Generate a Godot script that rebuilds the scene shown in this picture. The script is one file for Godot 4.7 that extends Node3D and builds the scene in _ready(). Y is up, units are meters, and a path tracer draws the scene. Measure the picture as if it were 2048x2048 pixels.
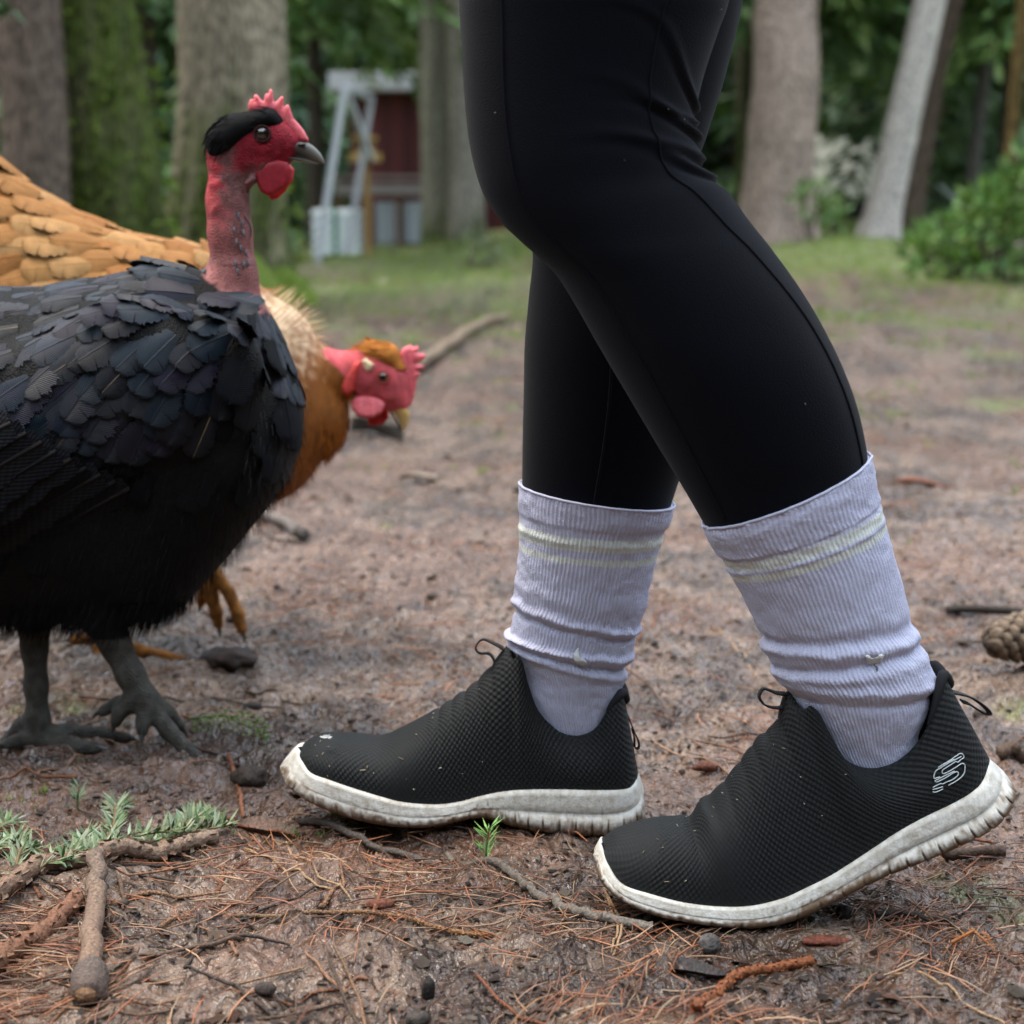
extends Node3D
# A muddy woodland clearing: a person in black leggings, pale socks and black knit shoes walks past two naked-neck hens.
# Units are metres, y is up, the camera stands at x = 0, z = 0 and looks along -z.

var rng := RandomNumberGenerator.new()
var n_broad := FastNoiseLite.new()
var n_mid := FastNoiseLite.new()
var n_fine := FastNoiseLite.new()
var taken := {}
var mats := {}


func _ready() -> void:
	rng.seed = 20240611
	for a in [[n_broad, 2.3, 3], [n_mid, 15.0, 2], [n_fine, 55.0, 2]]:
		a[0].noise_type = FastNoiseLite.TYPE_SIMPLEX_SMOOTH
		a[0].seed = 5 + int(a[1])
		a[0].frequency = a[1]
		a[0].fractal_octaves = a[2]
	# camera
	var cam := Camera3D.new()
	cam.name = "camera"
	add_child(cam)
	cam.position = Vector3(0, 0.475, 0)
	cam.rotation_degrees = Vector3(-10.1719, 0, 0)
	var lens := CameraAttributesPhysical.new()
	lens.frustum_focal_length = 40.56
	lens.exposure_aperture = 4.9
	lens.frustum_focus_distance = 1.2
	lens.frustum_near = 0.05
	lens.frustum_far = 400.0
	cam.attributes = lens
	cam.current = true
	# overcast sky
	var env := Environment.new()
	env.background_mode = Environment.BG_SKY
	var sm := ProceduralSkyMaterial.new()
	sm.sky_top_color = Color(0.87, 0.93, 1.0)
	sm.sky_horizon_color = Color(0.85, 0.91, 1.0)
	sm.sky_curve = 0.2
	sm.ground_bottom_color = Color(0.2, 0.19, 0.15)
	sm.ground_horizon_color = Color(0.3, 0.3, 0.25)
	sm.sky_energy_multiplier = 1.0
	var sky := Sky.new()
	sky.sky_material = sm
	env.sky = sky
	env.tonemap_mode = Environment.TONE_MAPPER_LINEAR
	env.tonemap_exposure = 4.6
	env.sdfgi_enabled = true
	env.ssao_enabled = true
	env.ssil_enabled = true
	var we := WorldEnvironment.new()
	we.name = "world_environment"
	we.environment = env
	add_child(we)
	# the bright part of the cloud, high behind the left shoulder of the camera's view
	var sun := DirectionalLight3D.new()
	sun.name = "sun"
	add_child(sun)
	sun.light_energy = 0.35
	sun.light_color = Color(1.0, 0.97, 0.93)
	sun.light_angular_distance = 35.0
	sun.shadow_enabled = true
	sun.look_at_from_position(Vector3(-1.4, 4.0, -0.6), Vector3.ZERO, Vector3.UP)
	make_materials()
	build_ground()
	build_background()
	build_person()
	build_black_hen()
	build_orange_hen()
	build_litter()


# ---------------------------------------------------------------- tools

class Geo:
	var v := PackedVector3Array()
	var uv := PackedVector2Array()
	var c := PackedColorArray()
	var ix := PackedInt32Array()
	var weld := PackedInt32Array()

	func vert(p: Vector3, t := Vector2.ZERO, col := Color.WHITE) -> int:
		v.append(p)
		uv.append(t)
		c.append(col)
		return v.size() - 1

	func tri(a: int, b: int, d: int) -> void:
		ix.append(a)
		ix.append(b)
		ix.append(d)

	# indices for rows x cols vertices already added from `first`, row by row; closed: the last column repeats the first
	func sheet(first: int, rows: int, cols: int, closed := false, flip := false) -> void:
		for r in rows - 1:
			for k in cols - 1:
				var a := first + r * cols + k
				var b := a + cols
				if flip:
					tri(a, b, a + 1)
					tri(a + 1, b, b + 1)
				else:
					tri(a, a + 1, b)
					tri(a + 1, b + 1, b)
		if closed:
			for r in rows:
				weld.append(first + r * cols)
				weld.append(first + r * cols + cols - 1)

	func normals() -> PackedVector3Array:
		var n := PackedVector3Array()
		n.resize(v.size())
		for i in range(0, ix.size(), 3):
			var a := ix[i]
			var b := ix[i + 1]
			var d := ix[i + 2]
			var f := (v[d] - v[a]).cross(v[b] - v[a])
			n[a] += f
			n[b] += f
			n[d] += f
		for i in range(0, weld.size(), 2):
			var s := n[weld[i]] + n[weld[i + 1]]
			n[weld[i]] = s
			n[weld[i + 1]] = s
		for i in n.size():
			n[i] = n[i].normalized() if n[i].length_squared() > 1e-24 else Vector3.UP
		return n

	func mesh() -> ArrayMesh:
		var arr := []
		arr.resize(Mesh.ARRAY_MAX)
		arr[Mesh.ARRAY_VERTEX] = v
		arr[Mesh.ARRAY_NORMAL] = normals()
		arr[Mesh.ARRAY_TEX_UV] = uv
		arr[Mesh.ARRAY_COLOR] = c
		arr[Mesh.ARRAY_INDEX] = ix
		var m := ArrayMesh.new()
		m.add_surface_from_arrays(Mesh.PRIMITIVE_TRIANGLES, arr)
		return m

	# a round rod through pts; radii per point; uv: around, metres along
	func tube(pts: Array, rad: Array, sides := 8, col := Color.WHITE, col_end := Color(0, 0, 0, 0), caps := true, flat := 1.0, up := Vector3.UP) -> void:
		var nn := pts.size()
		var first := v.size()
		var t0: Vector3 = (pts[1] - pts[0]).normalized()
		var side := t0.cross(up)
		if side.length() < 0.05:
			side = t0.cross(Vector3.RIGHT)
		side = side.normalized()
		var along := 0.0
		for i in nn:
			var t: Vector3 = (pts[mini(i + 1, nn - 1)] - pts[maxi(i - 1, 0)]).normalized()
			side = (side - t * side.dot(t)).normalized()
			var w := side.cross(t)
			if i > 0:
				along += (pts[i] - pts[i - 1]).length()
			var cc := col if col_end.a == 0.0 else col.lerp(col_end, float(i) / (nn - 1))
			for k in sides + 1:
				var a := TAU * k / sides
				vert(pts[i] + (side * cos(a) + w * sin(a) * flat) * float(rad[i]), Vector2(float(k) / sides, along), cc)
		sheet(first, nn, sides + 1, true)
		if caps:
			for e in 2:
				var base := first if e == 0 else first + (nn - 1) * (sides + 1)
				var m := vert(pts[0] if e == 0 else pts[nn - 1], Vector2(0.5, along * e), col if e == 0 or col_end.a == 0.0 else col_end)
				for k in sides:
					if e == 0:
						tri(m, base + k + 1, base + k)
					else:
						tri(m, base + k, base + k + 1)

	# an outline in the xy plane, thick in z and rounded at its rim
	func pillow(outline: PackedVector2Array, thick: float, step: float, rim: float, at := Transform3D.IDENTITY, col := Color.WHITE, bend = null) -> void:
		var poly := PackedVector2Array()
		for i in outline.size():
			var a := outline[i]
			var b := outline[(i + 1) % outline.size()]
			var parts := maxi(1, int(round(a.distance_to(b) / step)))
			for k in parts:
				poly.append(a.lerp(b, float(k) / parts))
		var edge := poly.size()
		var all := poly.duplicate()
		var lo := poly[0]
		var hi := poly[0]
		for p in poly:
			lo = lo.min(p)
			hi = hi.max(p)
		var far := PackedFloat32Array()
		far.resize(edge)
		var y := lo.y + step * 0.5
		var odd := false
		while y < hi.y:
			var x := lo.x + step * (0.25 if odd else 0.75)
			while x < hi.x:
				var p := Vector2(x, y)
				if Geometry2D.is_point_in_polygon(p, outline):
					var d := 1e9
					for i in outline.size():
						d = minf(d, p.distance_to(Geometry2D.get_closest_point_to_segment(p, outline[i], outline[(i + 1) % outline.size()])))
					if d > step * 0.45:
						all.append(p)
						far.append(d)
				x += step
			y += step * 0.87
			odd = not odd
		var tris := Geometry2D.triangulate_delaunay(all)
		var first := v.size()
		for s in 2:
			for i in all.size():
				var k := clampf(far[i] / rim, 0.0, 1.0)
				var z := thick * 0.5 * sqrt(k * (2.0 - k)) * (1.0 if s == 0 else -1.0)
				var p := Vector3(all[i].x, all[i].y, z)
				if bend != null:
					p = bend.call(p)
				vert(at * p, all[i], col)
		var m := all.size()
		for i in range(0, tris.size(), 3):
			var a := tris[i]
			var b := tris[i + 1]
			var d := tris[i + 2]
			if not Geometry2D.is_point_in_polygon((all[a] + all[b] + all[d]) / 3.0, outline):
				continue
			if (all[b] - all[a]).cross(all[d] - all[a]) > 0.0:
				var q := b
				b = d
				d = q
			tri(first + a, first + b, first + d)
			tri(first + m + a, first + m + d, first + m + b)
		for i in edge:
			weld.append(first + i)
			weld.append(first + m + i)


# a body of tapered limbs melted together, meshed as surface nets
class Blob:
	var a := PackedVector3Array()
	var ba := PackedVector3Array()
	var inv := PackedFloat32Array()
	var ra := PackedFloat32Array()
	var rd := PackedFloat32Array()
	var sz := PackedFloat32Array()
	var kk := PackedFloat32Array()

	# a limb from p to q; zs widens it in z; k is how softly it melts into those before it
	func limb(p: Vector3, q: Vector3, rp: float, rq: float, k := 0.02, zs := 1.0) -> void:
		a.append(p)
		ba.append(q - p)
		var l := (q - p).length_squared()
		inv.append(1.0 / l if l > 1e-12 else 0.0)
		ra.append(rp)
		rd.append(rq - rp)
		kk.append(k)
		sz.append(1.0 / zs)

	func chain(pts: Array, rads: Array, k := 0.015, zs := 1.0) -> void:
		for i in pts.size() - 1:
			limb(pts[i], pts[i + 1], rads[i], rads[i + 1], k, zs)

	func d(p: Vector3) -> float:
		var r := 1e9
		for i in a.size():
			var w := p - a[i]
			w.z *= sz[i]
			var h := clampf(w.dot(ba[i]) * inv[i], 0.0, 1.0)
			var e := (w - ba[i] * h).length() - ra[i] - rd[i] * h
			var k := kk[i]
			if absf(e - r) < k:
				var t := (k - absf(e - r)) / k
				r = minf(e, r) - t * t * k * 0.25
			elif e < r:
				r = e
		return r

	func normal(p: Vector3, e := 0.002) -> Vector3:
		return Vector3(d(p + Vector3(e, 0, 0)) - d(p - Vector3(e, 0, 0)), d(p + Vector3(0, e, 0)) - d(p - Vector3(0, e, 0)), d(p + Vector3(0, 0, e)) - d(p - Vector3(0, 0, e))).normalized()

	# adds the surface inside the box lo..hi to g; paint(p) gives colours, push(p) moves the surface outwards
	func net(g: Geo, lo: Vector3, hi: Vector3, cell: float, paint: Callable) -> void:
		var nx := int(ceil((hi.x - lo.x) / cell)) + 1
		var ny := int(ceil((hi.y - lo.y) / cell)) + 1
		var nz := int(ceil((hi.z - lo.z) / cell)) + 1
		var f := PackedFloat32Array()
		f.resize(nx * ny * nz)
		f.fill(1.0)
		var bs := 6
		var reach := cell * bs * 0.9 + cell
		for bx in range(0, nx, bs):
			for by in range(0, ny, bs):
				for bz in range(0, nz, bs):
					var mid := d(lo + Vector3(bx + bs * 0.5, by + bs * 0.5, bz + bs * 0.5) * cell)
					var solve := absf(mid) < reach * 1.5
					for x in range(bx, mini(bx + bs, nx)):
						for y in range(by, mini(by + bs, ny)):
							for z in range(bz, mini(bz + bs, nz)):
								f[(x * ny + y) * nz + z] = d(lo + Vector3(x, y, z) * cell) if solve else mid
		var at := PackedInt32Array()
		at.resize(nx * ny * nz)
		at.fill(-1)
		var sx := ny * nz
		for x in nx - 1:
			for y in ny - 1:
				for z in nz - 1:
					var o := (x * ny + y) * nz + z
					var s := 0
					for q in 8:
						if f[o + (q & 1) * sx + ((q >> 1) & 1) * nz + (q >> 2)] < 0.0:
							s += 1
					if s == 0 or s == 8:
						continue
					var sum := Vector3.ZERO
					var cnt := 0
					for q in 8:
						for ax in 3:
							var bit := 1 << ax
							if q & bit:
								continue
							var r := q | bit
							var f0 := f[o + (q & 1) * sx + ((q >> 1) & 1) * nz + (q >> 2)]
							var f1 := f[o + (r & 1) * sx + ((r >> 1) & 1) * nz + (r >> 2)]
							if (f0 < 0.0) == (f1 < 0.0):
								continue
							var t := f0 / (f0 - f1)
							var p := Vector3(q & 1, (q >> 1) & 1, q >> 2)
							p[ax] += t
							sum += p
							cnt += 1
					var w := lo + (Vector3(x, y, z) + sum / cnt) * cell
					at[o] = g.vert(w, Vector2(w.x, w.y), paint.call(w))
		for x in range(1, nx - 1):
			for y in range(1, ny - 1):
				for z in range(1, nz - 1):
					var o := (x * ny + y) * nz + z
					var inside := f[o] < 0.0
					for ax in 3:
						var step: int = [sx, nz, 1][ax]
						if (f[o + step] < 0.0) == inside:
							continue
						var u: int = [nz, 1, sx][ax]
						var w: int = [1, sx, nz][ax]
						var i0 := at[o]
						var i1 := at[o - u]
						var i2 := at[o - u - w]
						var i3 := at[o - w]
						if i0 < 0 or i1 < 0 or i2 < 0 or i3 < 0:
							continue
						if inside:
							g.tri(i0, i2, i1)
							g.tri(i0, i3, i2)
						else:
							g.tri(i0, i1, i2)
							g.tri(i0, i2, i3)


func called(kind: String) -> String:
	if not taken.has(kind):
		taken[kind] = 0
		return kind
	taken[kind] += 1
	return "%s_%03d" % [kind, taken[kind]]


func thing(kind: String, label: String, category: String, at := Vector3.ZERO, group := "") -> Node3D:
	var o := Node3D.new()
	o.name = called(kind)
	add_child(o)
	o.position = at
	tag(o, label, category, group)
	return o


func tag(o: Node, label: String, category: String, group := "", kind := "") -> void:
	o.set_meta("label", label)
	if category:
		o.set_meta("category", category)
	if group:
		o.set_meta("group", group)
	if kind:
		o.set_meta("kind", kind)


# one named mesh under parent; its vertices are given in world metres
func part(kind: String, g: Geo, m: Material, parent: Node3D) -> MeshInstance3D:
	var o := MeshInstance3D.new()
	o.mesh = g.mesh()
	o.material_override = m
	o.name = kind if parent != self else called(kind)
	parent.add_child(o, true)
	var up := parent
	while up != self:
		o.position -= up.position
		up = up.get_parent() as Node3D
	return o


func structure(kind: String, g: Geo, m: Material) -> MeshInstance3D:
	var o := part(kind, g, m, self)
	o.set_meta("kind", "structure")
	return o


func pairs(a: Array) -> PackedVector2Array:
	var r := PackedVector2Array()
	for i in range(0, a.size(), 2):
		r.append(Vector2(a[i], a[i + 1]))
	return r


# smooth curve through a list of numbers, vectors or colours; t from 0 to size - 1
func bow(l, t: float) -> Variant:
	var n: int = l.size()
	var i := clampi(int(floor(t)), 0, n - 2)
	var u := clampf(t - i, 0.0, 1.0)
	var p0 = l[maxi(i - 1, 0)]
	var p1 = l[i]
	var p2 = l[i + 1]
	var p3 = l[mini(i + 2, n - 1)]
	return p1 + (p2 - p0) * (0.5 * u) + (p0 * 2.0 - p1 * 5.0 + p2 * 4.0 - p3) * (0.5 * u * u) + (p1 * 3.0 - p0 - p2 * 3.0 + p3) * (0.5 * u * u * u)


func smooth_path(pts: Array, per: int) -> Array:
	var r := []
	for i in (pts.size() - 1) * per + 1:
		r.append(bow(pts, float(i) / per))
	return r


func hump(x: float, w: float) -> float:
	return exp(-x * x / (w * w))


func press(x: float, z: float) -> float:
	# where the soles stand the mud is trodden flat
	var a := Vector2((x - 0.02) / 0.20, (z + 1.30) / 0.07).length()
	var b := Vector2((x - 0.17) / 0.15, (z + 1.125) / 0.07).length()
	return clampf(1.6 - minf(a, b), 0.0, 1.0)


func ground_y(x: float, z: float) -> float:
	var near := clampf(1.0 - (-z - 2.5) / 12.0, 0.25, 1.0)
	var h := n_broad.get_noise_2d(x, z) * 0.016 + n_mid.get_noise_2d(x, z) * 0.011 * near + n_fine.get_noise_2d(x, z) * 0.0045 * near
	h -= maxf(h, 0.0) * press(x, z)
	h += 0.004 * n_mid.get_noise_2d(x * 3.1 + 7.0, z * 3.1)
	var far := clampf((-z - 4.0) / 12.0, 0.0, 1.0)
	h += far * (n_broad.get_noise_2d(x * 0.09 + 3.0, z * 0.09) * 0.35 + 0.03 * clampf(x, -4.0, 10.0))
	return h


func mat(key: String, col: Color, rough: float, spec := 0.5) -> StandardMaterial3D:
	var m := StandardMaterial3D.new()
	m.resource_name = key
	m.albedo_color = Color(col.r, col.g, col.b).linear_to_srgb()
	m.roughness = rough
	m.metallic_specular = spec
	mats[key] = m
	return m


func tinted(key: String, rough: float, spec := 0.5) -> StandardMaterial3D:
	var m := mat(key, Color.WHITE, rough, spec)
	m.vertex_color_use_as_albedo = true
	return m


func noise_tex(freq: float, octaves: int, ramp: Array, size := 512, seed_ := 1, cellular := false) -> NoiseTexture2D:
	var n := FastNoiseLite.new()
	n.seed = seed_
	n.frequency = freq
	n.noise_type = FastNoiseLite.TYPE_CELLULAR if cellular else FastNoiseLite.TYPE_SIMPLEX_SMOOTH
	n.fractal_octaves = octaves
	var t := NoiseTexture2D.new()
	t.width = size
	t.height = size
	t.seamless = true
	t.noise = n
	if ramp:
		var g := Gradient.new()
		g.offsets = PackedFloat32Array(ramp[0])
		var cs := PackedColorArray()
		for c in ramp[1]:
			cs.append(c)
		g.colors = cs
		t.color_ramp = g
	return t


func lin(r: float, g: float, b: float) -> Color:
	return Color(r, g, b).linear_to_srgb()


func grey(v: float) -> Color:
	return Color(v, v, v)


# ---------------------------------------------------------------- materials and ground

func make_materials() -> void:
	var mud := tinted("mud", 1.0, 0.5)
	mud.albedo_texture = noise_tex(0.02, 6, [[0.0, 0.3, 0.5, 0.72, 1.0], [lin(0.26, 0.22, 0.19), lin(0.46, 0.42, 0.39), lin(0.72, 0.69, 0.67), lin(0.93, 0.92, 0.91), lin(1, 1, 1)]], 1024, 3)
	mud.roughness_texture = noise_tex(0.008, 5, [[0.0, 0.38, 0.55, 1.0], [grey(0.10), grey(0.18), grey(0.36), grey(0.62)]], 1024, 9)
	mud.heightmap_enabled = true
	mud.heightmap_texture = noise_tex(0.03, 6, [], 1024, 4)
	mud.heightmap_scale = 0.95
	mud.uv1_triplanar = true
	mud.uv1_world_triplanar = true
	mud.uv1_scale = Vector3(2.9, 2.9, 2.9)
	var bark := tinted("bark", 0.9, 0.3)
	bark.albedo_texture = noise_tex(0.03, 5, [[0.0, 0.4, 0.6, 1.0], [grey(0.45), grey(0.7), grey(0.9), grey(1.0)]], 512, 12)
	bark.heightmap_enabled = true
	bark.heightmap_texture = noise_tex(0.03, 5, [], 512, 12)
	bark.heightmap_scale = 3.0
	bark.uv1_triplanar = true
	bark.uv1_scale = Vector3(2.5, 0.7, 2.5)
	var leaf := tinted("leaf", 0.55, 0.4)
	leaf.backlight_enabled = true
	leaf.backlight = Color(0.45, 0.5, 0.25)
	tinted("needle", 0.5, 0.45)
	tinted("twig", 0.75, 0.4)
	var tb := noise_tex(0.06, 4, [[0.0, 0.45, 0.6, 1.0], [grey(0.55), grey(0.78), grey(0.92), grey(1.0)]], 256, 31)
	mats["twig"].albedo_texture = tb
	mats["twig"].heightmap_enabled = true
	mats["twig"].heightmap_texture = noise_tex(0.05, 4, [], 256, 32)
	mats["twig"].heightmap_scale = 0.12
	mats["twig"].uv1_triplanar = true
	mats["twig"].uv1_scale = Vector3(22, 22, 22)
	tinted("moss", 0.9, 0.2)
	tinted("plain", 0.7, 0.4)
	# leggings: black jersey with a fine nap
	var leg := mat("leggings", Color(0.0034, 0.0038, 0.0060), 0.9, 0.14)
	leg.rim_enabled = true
	leg.rim = 0.10
	leg.rim_tint = 0.0
	leg.heightmap_enabled = true
	leg.heightmap_texture = noise_tex(0.16, 3, [], 512, 21)
	leg.heightmap_scale = 0.035
	leg.uv1_triplanar = true
	leg.uv1_scale = Vector3(9, 9, 9)
	var sock := tinted("sock", 0.95, 0.25)
	sock.albedo_texture = noise_tex(0.25, 2, [[0.0, 0.35, 0.6, 1.0], [lin(0.60, 0.60, 0.66), lin(0.80, 0.80, 0.84), lin(0.95, 0.95, 0.97), lin(1, 1, 1)]], 512, 22)
	sock.heightmap_enabled = true
	sock.heightmap_texture = noise_tex(0.22, 2, [], 512, 23)
	sock.heightmap_scale = 0.05
	sock.uv1_triplanar = true
	sock.uv1_scale = Vector3(7, 7, 7)
	sock.rim_enabled = true
	sock.rim = 0.2
	var knit := mat("shoe_knit", Color(0.0075, 0.0085, 0.0092), 0.75, 0.35)
	knit.heightmap_enabled = true
	knit.heightmap_texture = knit_height()
	knit.heightmap_scale = 0.12
	knit.rim_enabled = true
	knit.rim = 0.06
	mat("shoe_lining", Color(0.012, 0.012, 0.014), 0.85, 0.3)
	var web := mat("webbing", Color(0.012, 0.012, 0.013), 0.65, 0.4)
	web.heightmap_enabled = true
	web.heightmap_texture = stripe_height()
	web.heightmap_scale = 0.06
	mat("silver_print", Color(0.50, 0.56, 0.58), 0.35, 0.6)
	var sole := tinted("shoe_sole", 0.6, 0.45)
	sole.albedo_texture = noise_tex(0.05, 4, [[0.0, 0.42, 0.62, 1.0], [lin(0.62, 0.57, 0.50), lin(0.86, 0.85, 0.82), lin(0.96, 0.96, 0.95), lin(1, 1, 1)]], 512, 41)
	sole.heightmap_enabled = true
	sole.heightmap_texture = noise_tex(0.1, 3, [], 512, 42)
	sole.heightmap_scale = 0.03
	sole.uv1_triplanar = true
	sole.uv1_scale = Vector3(9, 9, 9)
	mat("thread", Color(0.57, 0.58, 0.57), 0.8, 0.3)


func knit_height() -> ImageTexture:
	# the whole upper: x runs toe to heel (0.30 m), y runs round the foot from its near edge (0.25 m)
	var w := 1024
	var h := 640
	var im := Image.create(w, h, false, Image.FORMAT_L8)
	for y in h:
		for x in w:
			var s := float(x) / w
			var ty := 0.25 * y / h
			var sx := 0.30 * s
			# open mesh over the toes and along the sides, plain knit across the vamp
			var k := 1.0 - 0.85 * hump(s - 0.30, 0.07)
			if s < 0.12:
				k *= 0.35
			var p := cos(TAU * sx / 0.0040) * cos(TAU * ty / 0.0052)
			var fine := cos(TAU * sx / 0.0012) * cos(TAU * ty / 0.0014)
			var v := 0.5 + 0.40 * k * p + 0.08 * fine
			im.set_pixel(x, y, Color(v, v, v))
	return ImageTexture.create_from_image(im)


func stripe_height() -> ImageTexture:
	var im := Image.create(16, 64, false, Image.FORMAT_L8)
	for y in 64:
		for x in 16:
			var v := 0.5 + 0.5 * sin(y * TAU / 8.0)
			im.set_pixel(x, y, Color(v, v, v))
	return ImageTexture.create_from_image(im)


func spaced(lo: float, hi: float, step: float, reach_lo: float, reach_hi: float, grow: float) -> PackedFloat32Array:
	var r := PackedFloat32Array()
	var p := lo
	var s := step
	while p > reach_lo:
		s *= grow
		p -= s
		r.append(p)
	r.reverse()
	p = lo
	while p < hi:
		r.append(p)
		p += step
	s = step
	while p < reach_hi:
		r.append(p)
		s *= grow
		p += s
	r.append(p)
	return r


func build_ground() -> void:
	var xs := spaced(-1.0, 0.95, 0.0055, -130.0, 130.0, 1.11)
	var zs := spaced(-2.6, -0.75, 0.0055, -170.0, 30.0, 1.075)
	var g := Geo.new()
	var tint := FastNoiseLite.new()
	tint.frequency = 1.0
	tint.fractal_octaves = 4
	tint.seed = 77
	var mud_a := Color(0.215, 0.147, 0.108)
	var mud_b := Color(0.068, 0.043, 0.030)
	var litter := Color(0.190, 0.100, 0.066)
	var moss := Color(0.150, 0.185, 0.035)
	var grass := Color(0.150, 0.215, 0.050)
	for z in zs:
		for x in xs:
			var a := tint.get_noise_2d(x * 2.2, z * 2.2)
			var b := tint.get_noise_2d(x * 9.0 + 40.0, z * 9.0)
			var c := mud_a.lerp(mud_b, clampf(0.50 + a * 1.3 + b * 1.7, 0.0, 1.0))
			var d := tint.get_noise_2d(x * 1.6 - 90.0, z * 1.6) + 0.45 * tint.get_noise_2d(x * 14.0, z * 14.0 + 30.0)
			c = c.lerp(litter, clampf(d * 3.0 + 0.05, 0.0, 0.5))
			var away := clampf((-z - 2.2) / 5.0, 0.0, 1.0)
			var e := tint.get_noise_2d(x * 1.1 + 200.0, z * 0.8) + 0.5 * tint.get_noise_2d(x * 7.0, z * 7.0 - 60.0)
			c = c.lerp(moss, clampf((e - 0.62 + 0.66 * away) * 4.0, 0.0, 0.9))
			# lawn before the red shed and round the pale trunk
			var lawn := clampf((-z - 9.0 + 8.0 * tint.get_noise_2d(x * 0.3, z * 0.3)) / 3.0, 0.0, 1.0)
			var path := clampf(1.2 - absf(x + 2.4 + 0.12 * (z + 12.0)) / 1.2, 0.0, 1.0) * clampf((-z - 6.0) / 3.0, 0.0, 1.0) * clampf((18.0 + z) / 2.0, 0.0, 1.0)
			c = c.lerp(grass, lawn * 0.85)
			c = c.lerp(Color(0.30, 0.24, 0.19), path * 0.9)
			g.vert(Vector3(x, ground_y(x, z), z), Vector2(x, z), c)
	g.sheet(0, zs.size(), xs.size(), false, false)
	structure("ground", g, mats["mud"])


# ---------------------------------------------------------------- the person

func knots(f: PackedVector2Array, b: PackedVector2Array) -> PackedFloat32Array:
	var r := PackedFloat32Array([0.0])
	for i in range(1, f.size()):
		r.append(r[i - 1] + 0.5 * (f[i].distance_to(f[i - 1]) + b[i].distance_to(b[i - 1])))
	return r


# smooth curve through unevenly spaced points; k counts points
func along(l: PackedVector2Array, kn: PackedFloat32Array, k: float) -> Vector2:
	var n := l.size()
	var i := clampi(int(floor(k)), 0, n - 2)
	var u := clampf(k - i, 0.0, 1.0)
	var h := kn[i + 1] - kn[i]
	var m0 := (l[i + 1] - l[maxi(i - 1, 0)]) / (kn[i + 1] - kn[maxi(i - 1, 0)])
	var m1 := (l[mini(i + 2, n - 1)] - l[i]) / (kn[mini(i + 2, n - 1)] - kn[i])
	var u2 := u * u
	var u3 := u2 * u
	return l[i] * (2 * u3 - 3 * u2 + 1) + m0 * h * (u3 - 2 * u2 + u) + l[i + 1] * (3 * u2 - 2 * u3) + m1 * h * (u3 - u2)


# a limb between two profile lines (front and back, in the plane z = -depth); push(ring 0..1, angle) in metres
func limb_loft(g: Geo, front: Array, back: Array, depth: Array, ratio: Array, rings: int, cols: int, push = null, paint = null, caps := true) -> void:
	var f := pairs(front)
	var b := pairs(back)
	var last := f.size() - 1
	var first := g.v.size()
	var kn := knots(f, b)
	for r in rings:
		var s := float(r) / (rings - 1) * kn[last]
		var i := 0
		while i < last - 1 and s > kn[i + 1]:
			i += 1
		var k := i + clampf((s - kn[i]) / (kn[i + 1] - kn[i]), 0.0, 1.0)
		var t := k / last
		var p := along(f, kn, k)
		var q := along(b, kn, k)
		var mid := (p + q) * 0.5
		var half := (q - p) * 0.5
		var way := float(r) / (rings - 1)
		var dz: float = -bow(depth, way * (depth.size() - 1))
		var rz: float = half.length() * bow(ratio, way * (ratio.size() - 1))
		for c in cols + 1:
			var a := TAU * c / cols
			var o := Vector3(half.x * cos(a), half.y * cos(a), rz * sin(a))
			if push != null:
				o += o.normalized() * float(push.call(t, a))
			g.vert(Vector3(mid.x, mid.y, dz) + o, Vector2(float(c) / cols, t), paint.call(t, a) if paint != null else Color.WHITE)
	g.sheet(first, rings, cols + 1, true, true)
	if caps:
		for e in 2:
			var base := first if e == 0 else first + (rings - 1) * (cols + 1)
			var m := Vector3.ZERO
			for c in cols:
				m += g.v[base + c]
			var i := g.vert(m / cols)
			for c in cols:
				if e == 0:
					g.tri(i, base + c, base + c + 1)
				else:
					g.tri(i, base + c + 1, base + c)


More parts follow.
